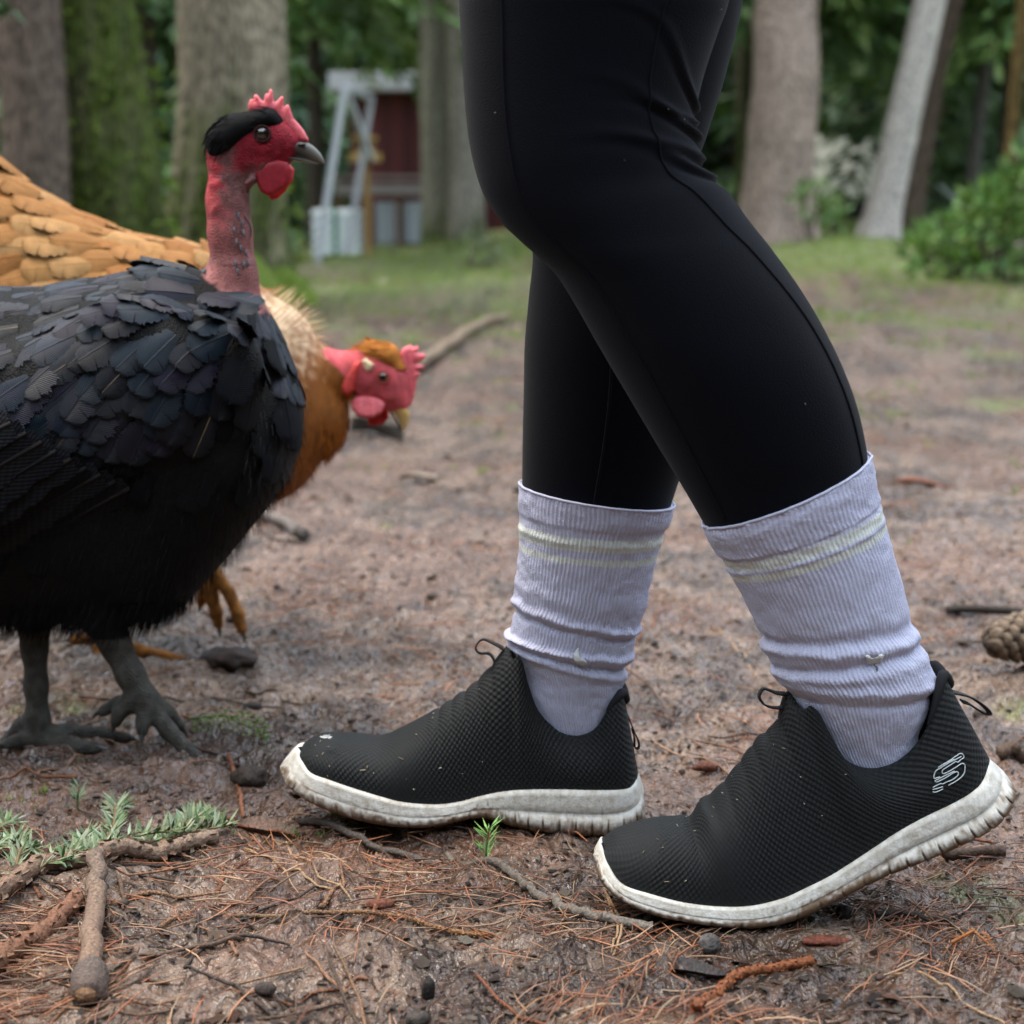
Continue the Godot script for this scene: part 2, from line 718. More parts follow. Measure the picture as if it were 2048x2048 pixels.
func build_person() -> void:
	var who := thing("person", "person walking left in black leggings, pale lilac socks and black knit shoes", "person", Vector3(0.1, 0, -1.21))
	var g := Geo.new()
	# near leg, bent at the knee, heel lifting
	var nf: Array = [-0.0335, 0.8175, -0.0354, 0.7107, -0.0337, 0.5999, -0.0328, 0.5806, -0.0313, 0.5512, -0.0284, 0.5183, -0.0238, 0.4951, -0.0177, 0.4784, -0.0072, 0.4623, 0.0065, 0.4488, 0.0144, 0.442, 0.0288, 0.4278, 0.041, 0.409, 0.0549, 0.3849, 0.0725, 0.3555, 0.0957, 0.317, 0.1136, 0.2879, 0.13, 0.2601]
	var nb: Array = [0.1527, 0.8175, 0.1521, 0.7107, 0.1376, 0.5999, 0.131, 0.5806, 0.1215, 0.5509, 0.1178, 0.5299, 0.1199, 0.5134, 0.1236, 0.4958, 0.1357, 0.4844, 0.1533, 0.4613, 0.1656, 0.4464, 0.1834, 0.4227, 0.1978, 0.4004, 0.2125, 0.3728, 0.2239, 0.345, 0.232, 0.3134, 0.2333, 0.2957, 0.2369, 0.2744]
	var ndep := [1.17, 1.15, 1.135, 1.125, 1.125]
	var nrat := [1.0, 1.0, 0.95, 0.95, 0.92, 0.9]
	limb_loft(g, nf, nb, ndep, nrat, 240, 120, knee_folds)
	# far leg, nearly straight
	var ff: Array = [-0.0225, 0.8675, -0.0323, 0.7451, -0.0291, 0.6182, -0.0254, 0.5736, -0.0159, 0.5247, -0.0062, 0.4942, 0.0094, 0.4597, 0.0153, 0.4384, 0.0126, 0.4052, 0.0095, 0.3698, 0.0088, 0.334, 0.008, 0.2979, 0.0076, 0.2647, 0.0073, 0.2246]
	var fb: Array = [0.1713, 0.8675, 0.1725, 0.7451, 0.1653, 0.6182, 0.1539, 0.5624, 0.1423, 0.522, 0.1347, 0.4942, 0.1423, 0.4674, 0.1505, 0.4442, 0.1533, 0.4052, 0.1521, 0.3698, 0.1469, 0.334, 0.1376, 0.2979, 0.1262, 0.2647, 0.1147, 0.2246]
	limb_loft(g, ff, fb, [1.26, 1.28, 1.295, 1.30, 1.30], nrat, 120, 96)
	# hips
	limb_loft(g, [-0.0121, 0.983, -0.0224, 0.9366, -0.0294, 0.8895, -0.0297, 0.8417, -0.0264, 0.7965], [0.1228, 0.983, 0.1475, 0.9366, 0.1725, 0.8895, 0.1704, 0.8417, 0.1508, 0.7965], [1.21, 1.21], [0.9, 0.95, 0.85, 0.8, 0.7], 40, 72)
	var body := part("body", g, mats["leggings"], who)
	body.set_meta("label", "black jersey leggings, creased behind the bent knee")
	# flat seams that run down the near leg
	seam(body, nf, nb, ndep, nrat, [[0.10, 2.33], [0.17, 2.30], [0.3, 2.28], [0.42, 2.32], [0.55, 2.37], [0.7, 2.36], [0.85, 2.36], [0.97, 2.4]])
	seam(body, nf, nb, ndep, nrat, [[0.10, 1.05], [0.17, 1.07], [0.28, 1.02], [0.40, 0.93], [0.5, 0.80], [0.62, 0.68], [0.74, 0.55], [0.88, 0.52], [0.97, 0.5]])
	seam(body, ff, fb, [1.26, 1.28, 1.295, 1.30, 1.30], nrat, [[0.45, 1.75], [0.6, 1.72], [0.8, 1.68], [0.95, 1.66]])
	# pale lint caught on the jersey
	var lint := Geo.new()
	var vs: PackedVector3Array = g.v
	for i in 30:
		var p := vs[rng.randi_range(2400, 240 * 121 - 1)]
		if p.y > 0.62 or p.z < -1.12:
			continue
		var d := Vector3(rng.randf_range(-1, 1), rng.randf_range(-1, 1), 0).normalized() * rng.randf_range(0.0003, 0.0011)
		var q := p + Vector3(0, 0, 0.0008)
		lint.tube([q - d, q + d * 0.2 + Vector3(0, 0, 0.0006), q + d], [0.00012, 0.00016, 0.0001], 4, Color(0.4, 0.38, 0.33))
	var lp := part("lint", lint, mats["plain"], body)
	lp.set_meta("kind", "stuff")
	# socks
	sock(who, "pale lilac ribbed sock with two cream stripes on the leg with the lifted heel",
		[0.1274, 0.2648, 0.1311, 0.2559, 0.1365, 0.2461, 0.1402, 0.2407, 0.1447, 0.2317, 0.1539, 0.2161, 0.1632, 0.1966, 0.1691, 0.1839, 0.1736, 0.1693, 0.181, 0.1574, 0.1893, 0.1454, 0.2005, 0.1269, 0.2137, 0.1046, 0.2289, 0.0803],
		[0.2331, 0.3115, 0.2355, 0.3019, 0.2396, 0.2851, 0.243, 0.2775, 0.2455, 0.2665, 0.251, 0.2505, 0.2591, 0.2237, 0.2671, 0.2002, 0.2732, 0.1802, 0.2832, 0.1619, 0.2816, 0.1491, 0.2787, 0.1343, 0.2739, 0.1195, 0.2764, 0.1028],
		-1.125, [[0.06, 0.0008, 0.05, 0.0], [0.565, 0.0028, 0.02, 0.03], [0.525, -0.0022, 0.02, 0.03], [0.64, 0.0026, 0.022, -0.02], [0.605, -0.002, 0.015, -0.02], [0.70, 0.0018, 0.02, 0.03], [0.755, -0.0018, 0.02, 0.02], [0.285, 0.0008, 0.012, 0.0]], 1)
	sock(who, "pale lilac ribbed sock with two cream stripes on the leg standing flat",
		[0.0071, 0.2636, 0.0071, 0.2483, 0.0063, 0.2302, 0.0054, 0.212, 0.0041, 0.1956, 0.0027, 0.181, 0.0015, 0.1644, -0.0012, 0.1487, -0.0041, 0.1413, 0.0009, 0.1329, 0.0082, 0.118, 0.0118, 0.0956, 0.0209, 0.0692, 0.0265, 0.0503],
		[0.1226, 0.2474, 0.1192, 0.2356, 0.1146, 0.223, 0.1099, 0.2029, 0.1057, 0.1846, 0.1015, 0.1663, 0.0977, 0.1515, 0.0946, 0.1385, 0.0903, 0.1246, 0.0868, 0.1106, 0.0843, 0.0975, 0.0808, 0.0843, 0.0792, 0.0635, 0.0775, 0.0465],
		-1.30, [[0.06, 0.0008, 0.05, 0.0], [0.45, 0.0035, 0.018, 0.045], [0.475, -0.003, 0.016, 0.045], [0.58, 0.0038, 0.02, 0.03], [0.625, -0.0028, 0.016, 0.03], [0.67, 0.002, 0.02, 0.02], [0.36, 0.001, 0.03, 0.02], [0.16, 0.0012, 0.012, 0.01]], 2)
	# shoes
	shoe(who, "black knit slip-on shoe with a muddy white sole, its heel lifted and a silver letter outlined by the heel",
		[0.056, 0.033, 0.0565, 0.0332, 0.0594, 0.0252, 0.073, 0.0162, 0.0937, 0.0087, 0.1162, 0.0052, 0.1388, 0.0025, 0.1598, 0.0016, 0.1809, 0.0043, 0.1986, 0.0103, 0.2162, 0.0187, 0.2319, 0.0264, 0.2493, 0.0349, 0.2632, 0.0402, 0.2754, 0.0453, 0.2875, 0.0503, 0.2996, 0.056, 0.3118, 0.0617, 0.3225, 0.0683, 0.3316, 0.0764, 0.3374, 0.0829, 0.3402, 0.0854],
		[0.0572, 0.0368, 0.0607, 0.0422, 0.0646, 0.0365, 0.0738, 0.0273, 0.0935, 0.0226, 0.1142, 0.0185, 0.1368, 0.0164, 0.1577, 0.0168, 0.1787, 0.0213, 0.1945, 0.0278, 0.2095, 0.0348, 0.2226, 0.0426, 0.2416, 0.0555, 0.2519, 0.0626, 0.2622, 0.0689, 0.2725, 0.0745, 0.2837, 0.08, 0.2933, 0.0846, 0.3032, 0.0899, 0.3119, 0.0956, 0.3184, 0.1032, 0.3229, 0.1037],
		[0.058, 0.0364, 0.0616, 0.0391, 0.0712, 0.0482, 0.0874, 0.0539, 0.1036, 0.0567, 0.1201, 0.0583, 0.1322, 0.0681, 0.1462, 0.0841, 0.1584, 0.1018, 0.1678, 0.1158, 0.1788, 0.1266, 0.186, 0.1487, 0.2028, 0.1417, 0.2113, 0.1251, 0.2225, 0.1098, 0.2379, 0.1041, 0.2548, 0.108, 0.2686, 0.1204, 0.2769, 0.1353, 0.2832, 0.1546, 0.2878, 0.1629, 0.2942, 0.1537],
		-1.125, true)
	shoe(who, "black knit slip-on shoe with a muddy white sole, standing flat behind the black twig",
		[-0.1819, 0.0359, -0.1796, 0.0344, -0.1727, 0.0292, -0.1564, 0.0216, -0.1379, 0.0158, -0.118, 0.0108, -0.1001, 0.0076, -0.0824, 0.006, -0.0647, 0.0058, -0.047, 0.0084, -0.0346, 0.0109, -0.0222, 0.0112, -0.0098, 0.0075, 0.0009, 0.0034, 0.0098, 0.0014, 0.0206, -0.0007, 0.0331, -0.0024, 0.0456, -0.0038, 0.0582, -0.005, 0.0707, -0.0051, 0.0834, -0.0037, 0.0946, -0.0012, 0.1033, 0.0048, 0.1036, 0.0097],
		[-0.1795, 0.0428, -0.1692, 0.0533, -0.162, 0.0502, -0.1538, 0.044, -0.1392, 0.0409, -0.1211, 0.0359, -0.1025, 0.0308, -0.0857, 0.0264, -0.0681, 0.0242, -0.0522, 0.0237, -0.0381, 0.0254, -0.0248, 0.0285, -0.0115, 0.0308, -0.0009, 0.0318, 0.0098, 0.0323, 0.0205, 0.0324, 0.0329, 0.0322, 0.0454, 0.0319, 0.0579, 0.0313, 0.0704, 0.0308, 0.0813, 0.0302, 0.0906, 0.0299, 0.0966, 0.0332, 0.0989, 0.0345],
		[-0.1775, 0.0455, -0.1677, 0.0508, -0.1619, 0.0563, -0.152, 0.0616, -0.1392, 0.0626, -0.1229, 0.0611, -0.1029, 0.0597, -0.0846, 0.0683, -0.0699, 0.0768, -0.0571, 0.0843, -0.0444, 0.0937, -0.0317, 0.1031, -0.019, 0.1162, -0.0027, 0.1361, 0.0072, 0.1292, 0.0127, 0.1106, 0.0209, 0.0899, 0.0355, 0.0749, 0.05, 0.0707, 0.0636, 0.0758, 0.0735, 0.0899, 0.0816, 0.0984, 0.0857, 0.0997, 0.0883, 0.0918],
		-1.30, false)


func knee_folds(t: float, a: float) -> float:
	# creases fan out from the hollow of the knee (ring about 0.3 to 0.46 at the back) and die away towards the side seam
	var back := clampf((cos(a) + 0.35) / 1.35, 0.0, 1.0)
	if back <= 0.0:
		return 0.0
	var s := absf(sin(a))
	var e := 0.0
	for k in [[0.288, 0.0026, 0.008, 0.15], [0.318, 0.0022, 0.006, 0.06], [0.348, 0.0034, 0.009, 0.11], [0.392, 0.0030, 0.009, 0.07], [0.437, 0.0034, 0.013, 0.12]]:
		e += float(k[1]) * hump(t - float(k[0]) + s * s * float(k[3]), float(k[2]))
		e -= float(k[1]) * 0.8 * hump(t - float(k[0]) + s * s * float(k[3]) - float(k[2]) * 1.8, float(k[2]))
	return e * back * back


func seam(body: MeshInstance3D, front: Array, back: Array, depth: Array, ratio: Array, line: Array) -> void:
	var f := pairs(front)
	var b := pairs(back)
	var kn := knots(f, b)
	var pts := []
	var rad := []
	for i in 71:
		var u := float(i) / 70.0 * (line.size() - 1)
		var ts := []
		var an := []
		for l in line:
			ts.append(l[0])
			an.append(l[1])
		var t: float = bow(ts, u)
		var a: float = bow(an, u)
		var p := along(f, kn, t * (f.size() - 1))
		var q := along(b, kn, t * (f.size() - 1))
		var mid := (p + q) * 0.5
		var half := (q - p) * 0.5
		var seg := clampi(int(t * (f.size() - 1)), 0, f.size() - 2)
		var way := lerpf(kn[seg], kn[seg + 1], t * (f.size() - 1) - seg) / kn[f.size() - 1]
		var dz: float = -bow(depth, way * (depth.size() - 1))
		var rz: float = half.length() * bow(ratio, way * (ratio.size() - 1))
		var o := Vector3(half.x * cos(a), half.y * cos(a), rz * sin(a))
		pts.append(Vector3(mid.x, mid.y, dz) + o + o.normalized() * (0.0002 + knee_folds(t, a)))
		rad.append(0.0011)
	var g := Geo.new()
	g.tube(pts, rad, 6)
	part("seam", g, mats["leggings"], body)


func sock(who: Node3D, label: String, left: Array, right: Array, z: float, folds: Array, which: int) -> void:
	var g := Geo.new()
	var wob := FastNoiseLite.new()
	wob.seed = 60 + which
	wob.frequency = 1.0
	var lilac := Color(0.53, 0.535, 0.66)
	var cream := Color(0.66, 0.675, 0.62)
	var stripe: Array = [0.215, 0.272, 0.298, 0.325] if which == 1 else [0.135, 0.180, 0.202, 0.222]
	var cuff := 0.195 if which == 1 else 0.112
	var push := func(t: float, a: float) -> float:
		var e := 0.0
		for k in folds:
			var m := 1.0 + 0.45 * wob.get_noise_2d(cos(a) * 1.5 + k[0] * 9.0, sin(a) * 1.5)
			e += k[1] * m * hump(t - k[0] - k[3] * (cos(a) * 0.5 + 0.35 * wob.get_noise_2d(k[0] * 20.0 + cos(a) * 2.0, sin(a) * 2.0)), k[2])
		e += 0.0010 * wob.get_noise_3d(cos(a) * 3.0, sin(a) * 3.0, t * 16.0)
		if t < cuff:
			e += 0.0011 * clampf((cuff - t) / 0.012, 0.0, 1.0)
		var drift := 0.5 * wob.get_noise_2d(t * 6.0, a * 0.7) + t * 0.8
		var rib := sin(a * 104.0 + drift * TAU)
		return e + 0.00042 * (1.0 - pow(absf(rib * 0.5 - 0.5), 2.0) * 2.0)
	var paint := func(t: float, a: float) -> Color:
		var w := 0.004 * wob.get_noise_2d(a * 6.0, t)
		var s := t + w
		if s > stripe[0] and s < stripe[1] or s > stripe[2] and s < stripe[3]:
			return cream
		return lilac
	limb_loft(g, left, right, [-z, -z], [0.96, 0.94, 0.9, 0.84, 0.76, 0.74, 0.74, 0.72], 210, 416, push, paint)
	var o := part("sock", g, mats["sock"], who)
	o.set_meta("label", label)
	# rolled top edge
	var ring := []
	for c in 65:
		var p: Vector3 = g.v[int(c * 416 / 64)]
		ring.append(p)
	var rr := Geo.new()
	var rad := []
	rad.resize(65)
	rad.fill(0.0010)
	rr.tube(ring, rad, 8, lilac, Color(0, 0, 0, 0), false)
	part("cuff_edge", rr, mats["sock"], o)
	# embroidered hen
	var e := Geo.new()
	var lines: Array
	if which == 1:
		lines = [[0.2278, 0.1863, 0.2293, 0.1871, 0.2311, 0.1862, 0.2323, 0.1846, 0.2341, 0.1846, 0.2361, 0.1854, 0.2375, 0.1869, 0.239, 0.1871, 0.2405, 0.186, 0.2401, 0.1833, 0.2396, 0.1814, 0.2385, 0.1801, 0.2362, 0.1795, 0.2332, 0.1797, 0.231, 0.1799, 0.2297, 0.1812, 0.2287, 0.1841],
			[0.2349, 0.1795, 0.2369, 0.1797, 0.2373, 0.1773, 0.2371, 0.1752, 0.2363, 0.1752, 0.2361, 0.1773]]
	else:
		lines = [[0.0482, 0.144, 0.0501, 0.1449, 0.0509, 0.1414, 0.0512, 0.1385, 0.0529, 0.1372, 0.0552, 0.1357, 0.0567, 0.134, 0.0565, 0.1315, 0.0542, 0.1307, 0.051, 0.1307, 0.0489, 0.1322, 0.0472, 0.1344, 0.0461, 0.1372, 0.0463, 0.1409],
			[0.0506, 0.1309, 0.0518, 0.1307, 0.0517, 0.1287, 0.0504, 0.1289]]
	for l in lines:
		var poly := pairs(l)
		var m := Vector2.ZERO
		for p in poly:
			m += p
		m /= poly.size()
		var patch := Geo.new()
		for q in g.v:
			if q.z > z and Vector2(q.x - m.x, q.y - m.y).length() < 0.02:
				patch.v.append(q)
		e.pillow(poly, 0.0006, 0.0011, 0.0016, Transform3D.IDENTITY, Color.WHITE, func(p: Vector3) -> Vector3: return Vector3(p.x, p.y, p.z + surface_z(patch, Vector2(p.x, p.y)) + 0.0002))
	part("embroidered_emblem", e, mats["thread"], o)


# the nearest-to-camera surface of g at a point of the xy plane
func surface_z(g: Geo, at: Vector2) -> float:
	var best := 1e9
	var z := 0.0
	var ref := -1e9
	for p in g.v:
		var d := (p.x - at.x) * (p.x - at.x) + (p.y - at.y) * (p.y - at.y)
		if d < 4e-6 and p.z > ref:
			ref = p.z
	if ref > -1e8:
		return ref
	for p in g.v:
		var d := (p.x - at.x) * (p.x - at.x) + (p.y - at.y) * (p.y - at.y) - p.z * 0.001
		if d < best:
			best = d
			z = p.z
	return z


# bottom, edge and top: lines from toe to heel of the sole's lower edge, the sole's upper edge and the crest (or the collar, behind the tongue)
func shoe(who: Node3D, label: String, bottom: Array, edge: Array, top: Array, z: float, near: bool) -> void:
	var root := Node3D.new()
	root.name = "shoe"
	who.add_child(root, true)
	root.set_meta("label", label)
	var b := pairs(bottom)
	var s := pairs(edge)
	var t := pairs(top)
	var n := b.size()
	var open_at := 11 if near else 13
	var wl := [0.003, 0.020, 0.048, 0.070, 0.083, 0.090, 0.093, 0.093, 0.090, 0.086, 0.082, 0.079, 0.077, 0.076, 0.075, 0.074, 0.073, 0.071, 0.067, 0.056, 0.036, 0.008]
	var wide := []
	for i in n:
		wide.append(bow(wl, float(i) / (n - 1) * (wl.size() - 1)))
	var rings := 260
	var cols := 96
	var g := Geo.new()
	var run := 0.0
	var was := Vector2.ZERO
	var before := Vector3.ZERO
	for r in rings:
		var k := lerpf(1.15, n - 1.0, float(r) / (rings - 1))
		var sp: Vector2 = bow(s, k)
		var tp: Vector2 = bow(t, k)
		var w: float = bow(wide, k) * 0.5
		var o := smoothstep(open_at + 0.1, open_at + 0.75, k)
		var rise := tp - sp
		if r > 0:
			run += sp.distance_to(was)
		was = sp
		var round_ := 0.0
		for c in cols + 1:
			var q := float(c) / cols
			var phi := q * PI
			var sn := sin(phi)
			var cs := cos(phi)
			# closed arch over the foot
			var up := pow(sn, 0.80)
			var across := signf(cs) * pow(absf(cs), 0.72)
			var closed := Vector3(sp.x + rise.x * up, sp.y + rise.y * up, w * across)
			# the elastic ribs across the instep
			if k > open_at - 4.6 and k < open_at - 0.6 and sn > 0.62:
				var m := clampf((sn - 0.62) / 0.12, 0.0, 1.0)
				var rib := pow(absf(sin((k - open_at) * PI * 1.25)), 0.5) - 0.75
				closed += Vector3(rise.x, rise.y, 0).normalized() * (0.0024 * rib * m)
			if near:
				# creases where the toes bend
				closed += Vector3(rise.x, rise.y, 0).normalized() * sn * (0.0035 * hump(k - 5.75 - 0.5 * absf(cs), 0.3) - 0.004 * hump(k - 5.15 - 0.4 * absf(cs), 0.25))
			var p := closed
			if o > 0.0:
				# side wall, rolled collar, and the lining that drops away inside
				var h := minf(q, 1.0 - q) * 2.0
				var sg := 1.0 if q < 0.5 else -1.0
				var wall: float
				var inn: float
				if h < 0.62:
					wall = pow(h / 0.62, 0.9)
					inn = w - (w * 0.24) * pow(wall, 1.6) + 0.0035 * sin(wall * PI)
				elif h < 0.76:
					var e := (h - 0.62) / 0.14
					wall = 1.0 + 0.05 * sin(e * PI) - 0.03 * e
					inn = w * 0.76 - minf(0.006, w * 0.3) * e
				else:
					var e := (h - 0.76) / 0.24
					wall = 0.97 - 0.5 * e
					inn = (w * 0.76 - minf(0.006, w * 0.3)) * (1.0 - pow(e, 3.0))
				var op := Vector3(sp.x + rise.x * wall, sp.y + rise.y * wall, sg * inn)
				p = closed.lerp(op, o)
			if c > 0:
				round_ += p.distance_to(before)
			before = p
			g.vert(Vector3(p.x, p.y, z + p.z), Vector2(run / 0.30, round_ / 0.25), Color.WHITE)
	g.sheet(0, rings, cols + 1, false, false)
	# close the tip of the toe
	var tip := g.vert((g.v[0] + g.v[cols] + g.v[cols / 2]) / 3.0)
	for c in cols:
		g.tri(tip, c, c + 1)
	var upper := part("upper", g, mats["shoe_knit"], root)
	upper.set_meta("label", "black knit upper flecked with dry debris")
	# sole: from under the upper's edge out, down the wall and across the bottom
	var so := Geo.new()
	var dirt := FastNoiseLite.new()
	dirt.seed = 90 + int(near)
	dirt.frequency = 1.0
	dirt.fractal_octaves = 4
	var white := Color(0.66, 0.64, 0.60)
	var brown := Color(0.16, 0.10, 0.06)
	var srings := 620
	var prof := [[1.04, -0.010], [1.05, -0.002], [1.02, 0.0026], [0.90, 0.0036], [0.72, 0.0040], [0.60, 0.0052], [0.54, 0.0046], [0.50, 0.0050], [0.42, 0.0062], [0.30, 0.0062], [0.18, 0.0050], [0.08, 0.0030], [0.02, 0.0005], [0.0, -0.006]]
	var pc := prof.size() * 2
	for r in srings:
		var k := float(r) / (srings - 1) * (n - 1)
		var bp: Vector2 = bow(b, k)
		var sp: Vector2 = bow(s, k)
		var w: float = bow(wide, k) * 0.5
		var u := float(r) / (srings - 1)
		var heel := smoothstep(0.45, 0.7, u)
		var cut := pow(maxf(0.0, sin(u * 46.0 * PI)), 14.0)
		for c in pc:
			var i := c if c < prof.size() else pc - 1 - c
			var sg := 1.0 if c < prof.size() else -1.0
			var hh: float = prof[i][0]
			var out: float = prof[i][1]
			# a step between the two foam layers, sipes in the lower one
			if hh > 0.45 and hh < 0.62:
				out -= 0.0022 * (hump(hh - 0.54, 0.05)) * heel
			if hh < 0.45:
				out += 0.0018 * heel * sin(clampf(hh / 0.45, 0.0, 1.0) * PI)
			if hh < 0.32 and hh > 0.01:
				out -= 0.0022 * cut * (0.5 + 0.5 * heel)
			if out > 0.0:
				out *= clampf(w / 0.02, 0.1, 1.0)
			var p := bp.lerp(sp, hh)
			var zz := z + sg * maxf(w + out, 0.0)
			var m := dirt.get_noise_2d(u * 60.0, sg * 9.0 + hh * 5.0) * 0.30 + dirt.get_noise_2d(u * 9.0, hh * 3.0 + 30.0) * 0.34
			var muddy := smoothstep(0.42, 0.02, hh + m - (0.16 if near else 0.10) - 0.18 * hump(u - 0.46, 0.1) + 0.08 * heel)
			if hh < 0.32 and cut > 0.25:
				muddy = maxf(muddy, 0.75)
			var film := clampf(0.22 + dirt.get_noise_2d(u * 22.0 + 9.0, hh * 8.0) * 0.9, 0.0, 0.6)
			so.vert(Vector3(p.x, p.y, zz), Vector2(u, hh), white.lerp(Color(0.40, 0.35, 0.28), film).lerp(brown, muddy))
	so.sheet(0, srings, pc, false, true)
	# close the rounded nose of the sole
	var nose := so.vert(Vector3(b[0].lerp(s[0], 0.5).x - 0.001, b[0].lerp(s[0], 0.5).y, z), Vector2.ZERO, white)
	var back := so.vert(Vector3(b[n - 1].lerp(s[n - 1], 0.5).x + 0.002, b[n - 1].lerp(s[n - 1], 0.5).y, z), Vector2.ZERO, white)
	for c in pc:
		so.tri(nose, (c + 1) % pc, c)
		so.tri(back, (srings - 1) * pc + c, (srings - 1) * pc + (c + 1) % pc)
	# close the underside
	for r in srings - 1:
		var a := r * pc + prof.size() - 1
		so.tri(a, a + pc, a + 1)
		so.tri(a + 1, a + pc, a + pc + 1)
	var sole := part("sole", so, mats["shoe_sole"], root)
	sole.set_meta("label", "white foam sole smeared with brown mud along its lower edge")
	# padded collar round the heel
	var rim := []
	var rr := []
	var c0 := int(cols * 0.34)
	for r in range(int(rings * (0.84 if near else 0.86)), rings - 2, 2):
		rim.append(g.v[r * (cols + 1) + c0])
	for r in range(rings - 3, int(rings * (0.84 if near else 0.86)), -2):
		rim.append(g.v[r * (cols + 1) + cols - c0])
	for i in rim.size():
		rr.append(0.0042 * pow(sin(PI * (i + 0.6) / (rim.size() + 0.2)), 0.5))
	var cg := Geo.new()
	cg.tube(rim, rr, 10)
	part("collar", cg, mats["shoe_lining"], root)
	# crumbs of dry grass and dust caught in the knit
	var cr := Geo.new()
	for i in 22:
		var p := g.v[rng.randi_range(20, int(rings * 0.55)) * (cols + 1) + rng.randi_range(2, int(cols * 0.6))]
		var d := Vector3(rng.randf_range(-1, 1), rng.randf_range(-0.6, 0.6), rng.randf_range(-0.3, 0.3)).normalized() * rng.randf_range(0.0003, 0.0011)
		if i % 14 == 0:
			d *= 3.0
		var q := p + Vector3(0, 0.0004, 0.0006)
		cr.tube([q - d, q, q + d], [0.00022, 0.00032, 0.0002], 4, [Color(0.42, 0.36, 0.24), Color(0.5, 0.47, 0.36), Color(0.3, 0.22, 0.13)][i % 3])
	part("debris", cr, mats["plain"], root).set_meta("kind", "stuff")
	# pull loops of webbing
	if near:
		webbing(root, "front_pull_loop", [0.1841, 0.1487, 0.178, 0.1495, 0.1726, 0.1515, 0.1691, 0.1523, 0.1669, 0.1495, 0.1664, 0.1464, 0.1682, 0.1432, 0.1709, 0.1408, 0.1767, 0.1392, 0.1829, 0.1396, 0.1847, 0.1432], z, 0.0085)
		webbing(root, "heel_pull_loop", [0.2955, 0.1503, 0.3011, 0.1491, 0.3082, 0.1467, 0.315, 0.1425, 0.3203, 0.1379, 0.3219, 0.135, 0.3191, 0.135, 0.3138, 0.1379, 0.308, 0.1418, 0.3028, 0.1437], z, 0.010)
	else:
		webbing(root, "front_pull_loop", [-0.0066, 0.1343, -0.0122, 0.1376, -0.0178, 0.1403, -0.0218, 0.1417, -0.025, 0.1405, -0.0274, 0.1372, -0.028, 0.1339, -0.0262, 0.1314, -0.023, 0.1304, -0.0186, 0.1306, -0.0154, 0.1281, -0.0138, 0.1248], z, 0.010)
		webbing(root, "heel_pull_loop", [0.0884, 0.0852, 0.0918, 0.0768, 0.0955, 0.0673, 0.0989, 0.0597, 0.099, 0.0544, 0.096, 0.055, 0.0956, 0.0626, 0.0937, 0.0692], z, 0.010)
	if near:
		var lo := Geo.new()
		for l in [[0.28, 0.1089, 0.2828, 0.1108, 0.2872, 0.1133, 0.2911, 0.1159, 0.2939, 0.1176, 0.2955, 0.1177, 0.2967, 0.1167, 0.2971, 0.1152, 0.2952, 0.114, 0.2929, 0.1123, 0.2918, 0.1129, 0.2893, 0.1116, 0.2853, 0.1091, 0.2831, 0.1076, 0.2825, 0.1061, 0.283, 0.1052, 0.2847, 0.1055, 0.2884, 0.1074, 0.2924, 0.1097, 0.295, 0.1112, 0.2966, 0.1113, 0.2978, 0.1102, 0.2979, 0.1082, 0.2975, 0.1055, 0.2963, 0.1036, 0.2938, 0.1014, 0.2904, 0.0993, 0.2868, 0.0974],
			[0.2954, 0.116, 0.2922, 0.1144, 0.2882, 0.1127, 0.2844, 0.1106, 0.2813, 0.1085, 0.2787, 0.107, 0.2778, 0.1053, 0.2772, 0.1034, 0.2773, 0.1018],
			[0.2907, 0.1067, 0.2875, 0.1053, 0.2835, 0.1034, 0.2803, 0.1017, 0.2778, 0.1004, 0.279, 0.0997, 0.2816, 0.1008, 0.2856, 0.1029, 0.2891, 0.1051, 0.2919, 0.1063, 0.2931, 0.1057, 0.2931, 0.1042, 0.2917, 0.1027, 0.2887, 0.1008, 0.2857, 0.0997, 0.2829, 0.0983, 0.2819, 0.0987, 0.2789, 0.0974, 0.2765, 0.096],
			[0.2764, 0.0946, 0.279, 0.0953, 0.2832, 0.0966], [0.2764, 0.0931, 0.2787, 0.093, 0.2815, 0.0942, 0.2833, 0.0951], [0.2836, 0.1112, 0.2872, 0.1129, 0.2908, 0.1144], [0.2773, 0.1018, 0.2793, 0.1024, 0.2811, 0.103]]:
			var pl := []
			for p in pairs(l):
				pl.append(p)
			var sm := smooth_path(pl, 3)
			var p3 := []
			var rad := []
			for p in sm:
				p3.append(Vector3(p.x, p.y, surface_z(g, p) + 0.0004))
				rad.append(0.00034)
			lo.tube(p3, rad, 6)
		part("letter_outline", lo, mats["silver_print"], root).set_meta("label", "silver outlined letter S")


func webbing(root: Node3D, kind: String, line: Array, z: float, wide: float) -> void:
	var pl := []
	for p in pairs(line):
		pl.append(p)
	var pts := smooth_path(pl, 4)
	var g := Geo.new()
	var first := 0
	var along := 0.0
	for i in pts.size():
		if i > 0:
			along += pts[i].distance_to(pts[i - 1])
		var t: Vector2 = (pts[mini(i + 1, pts.size() - 1)] - pts[maxi(i - 1, 0)]).normalized()
		var nn := Vector3(-t.y, t.x, 0) * 0.0006
		var c := Vector3(pts[i].x, pts[i].y, z)
		# a slight twist so that the tape's face shows
		var tw := Vector3(0, 0.22, 0) * wide * sin(float(i) / pts.size() * PI)
		for e in [[1, 1], [1, -1], [-1, -1], [-1, 1], [1, 1]]:
			g.vert(c + nn * e[0] + (Vector3(0, 0, wide * 0.5) + tw * 0.5) * e[1], Vector2(0.5 + 0.5 * e[1], along / 0.012), Color.WHITE)
	g.sheet(first, pts.size(), 5, true)
	part(kind, g, mats["webbing"], root)


# ---------------------------------------------------------------- the hens

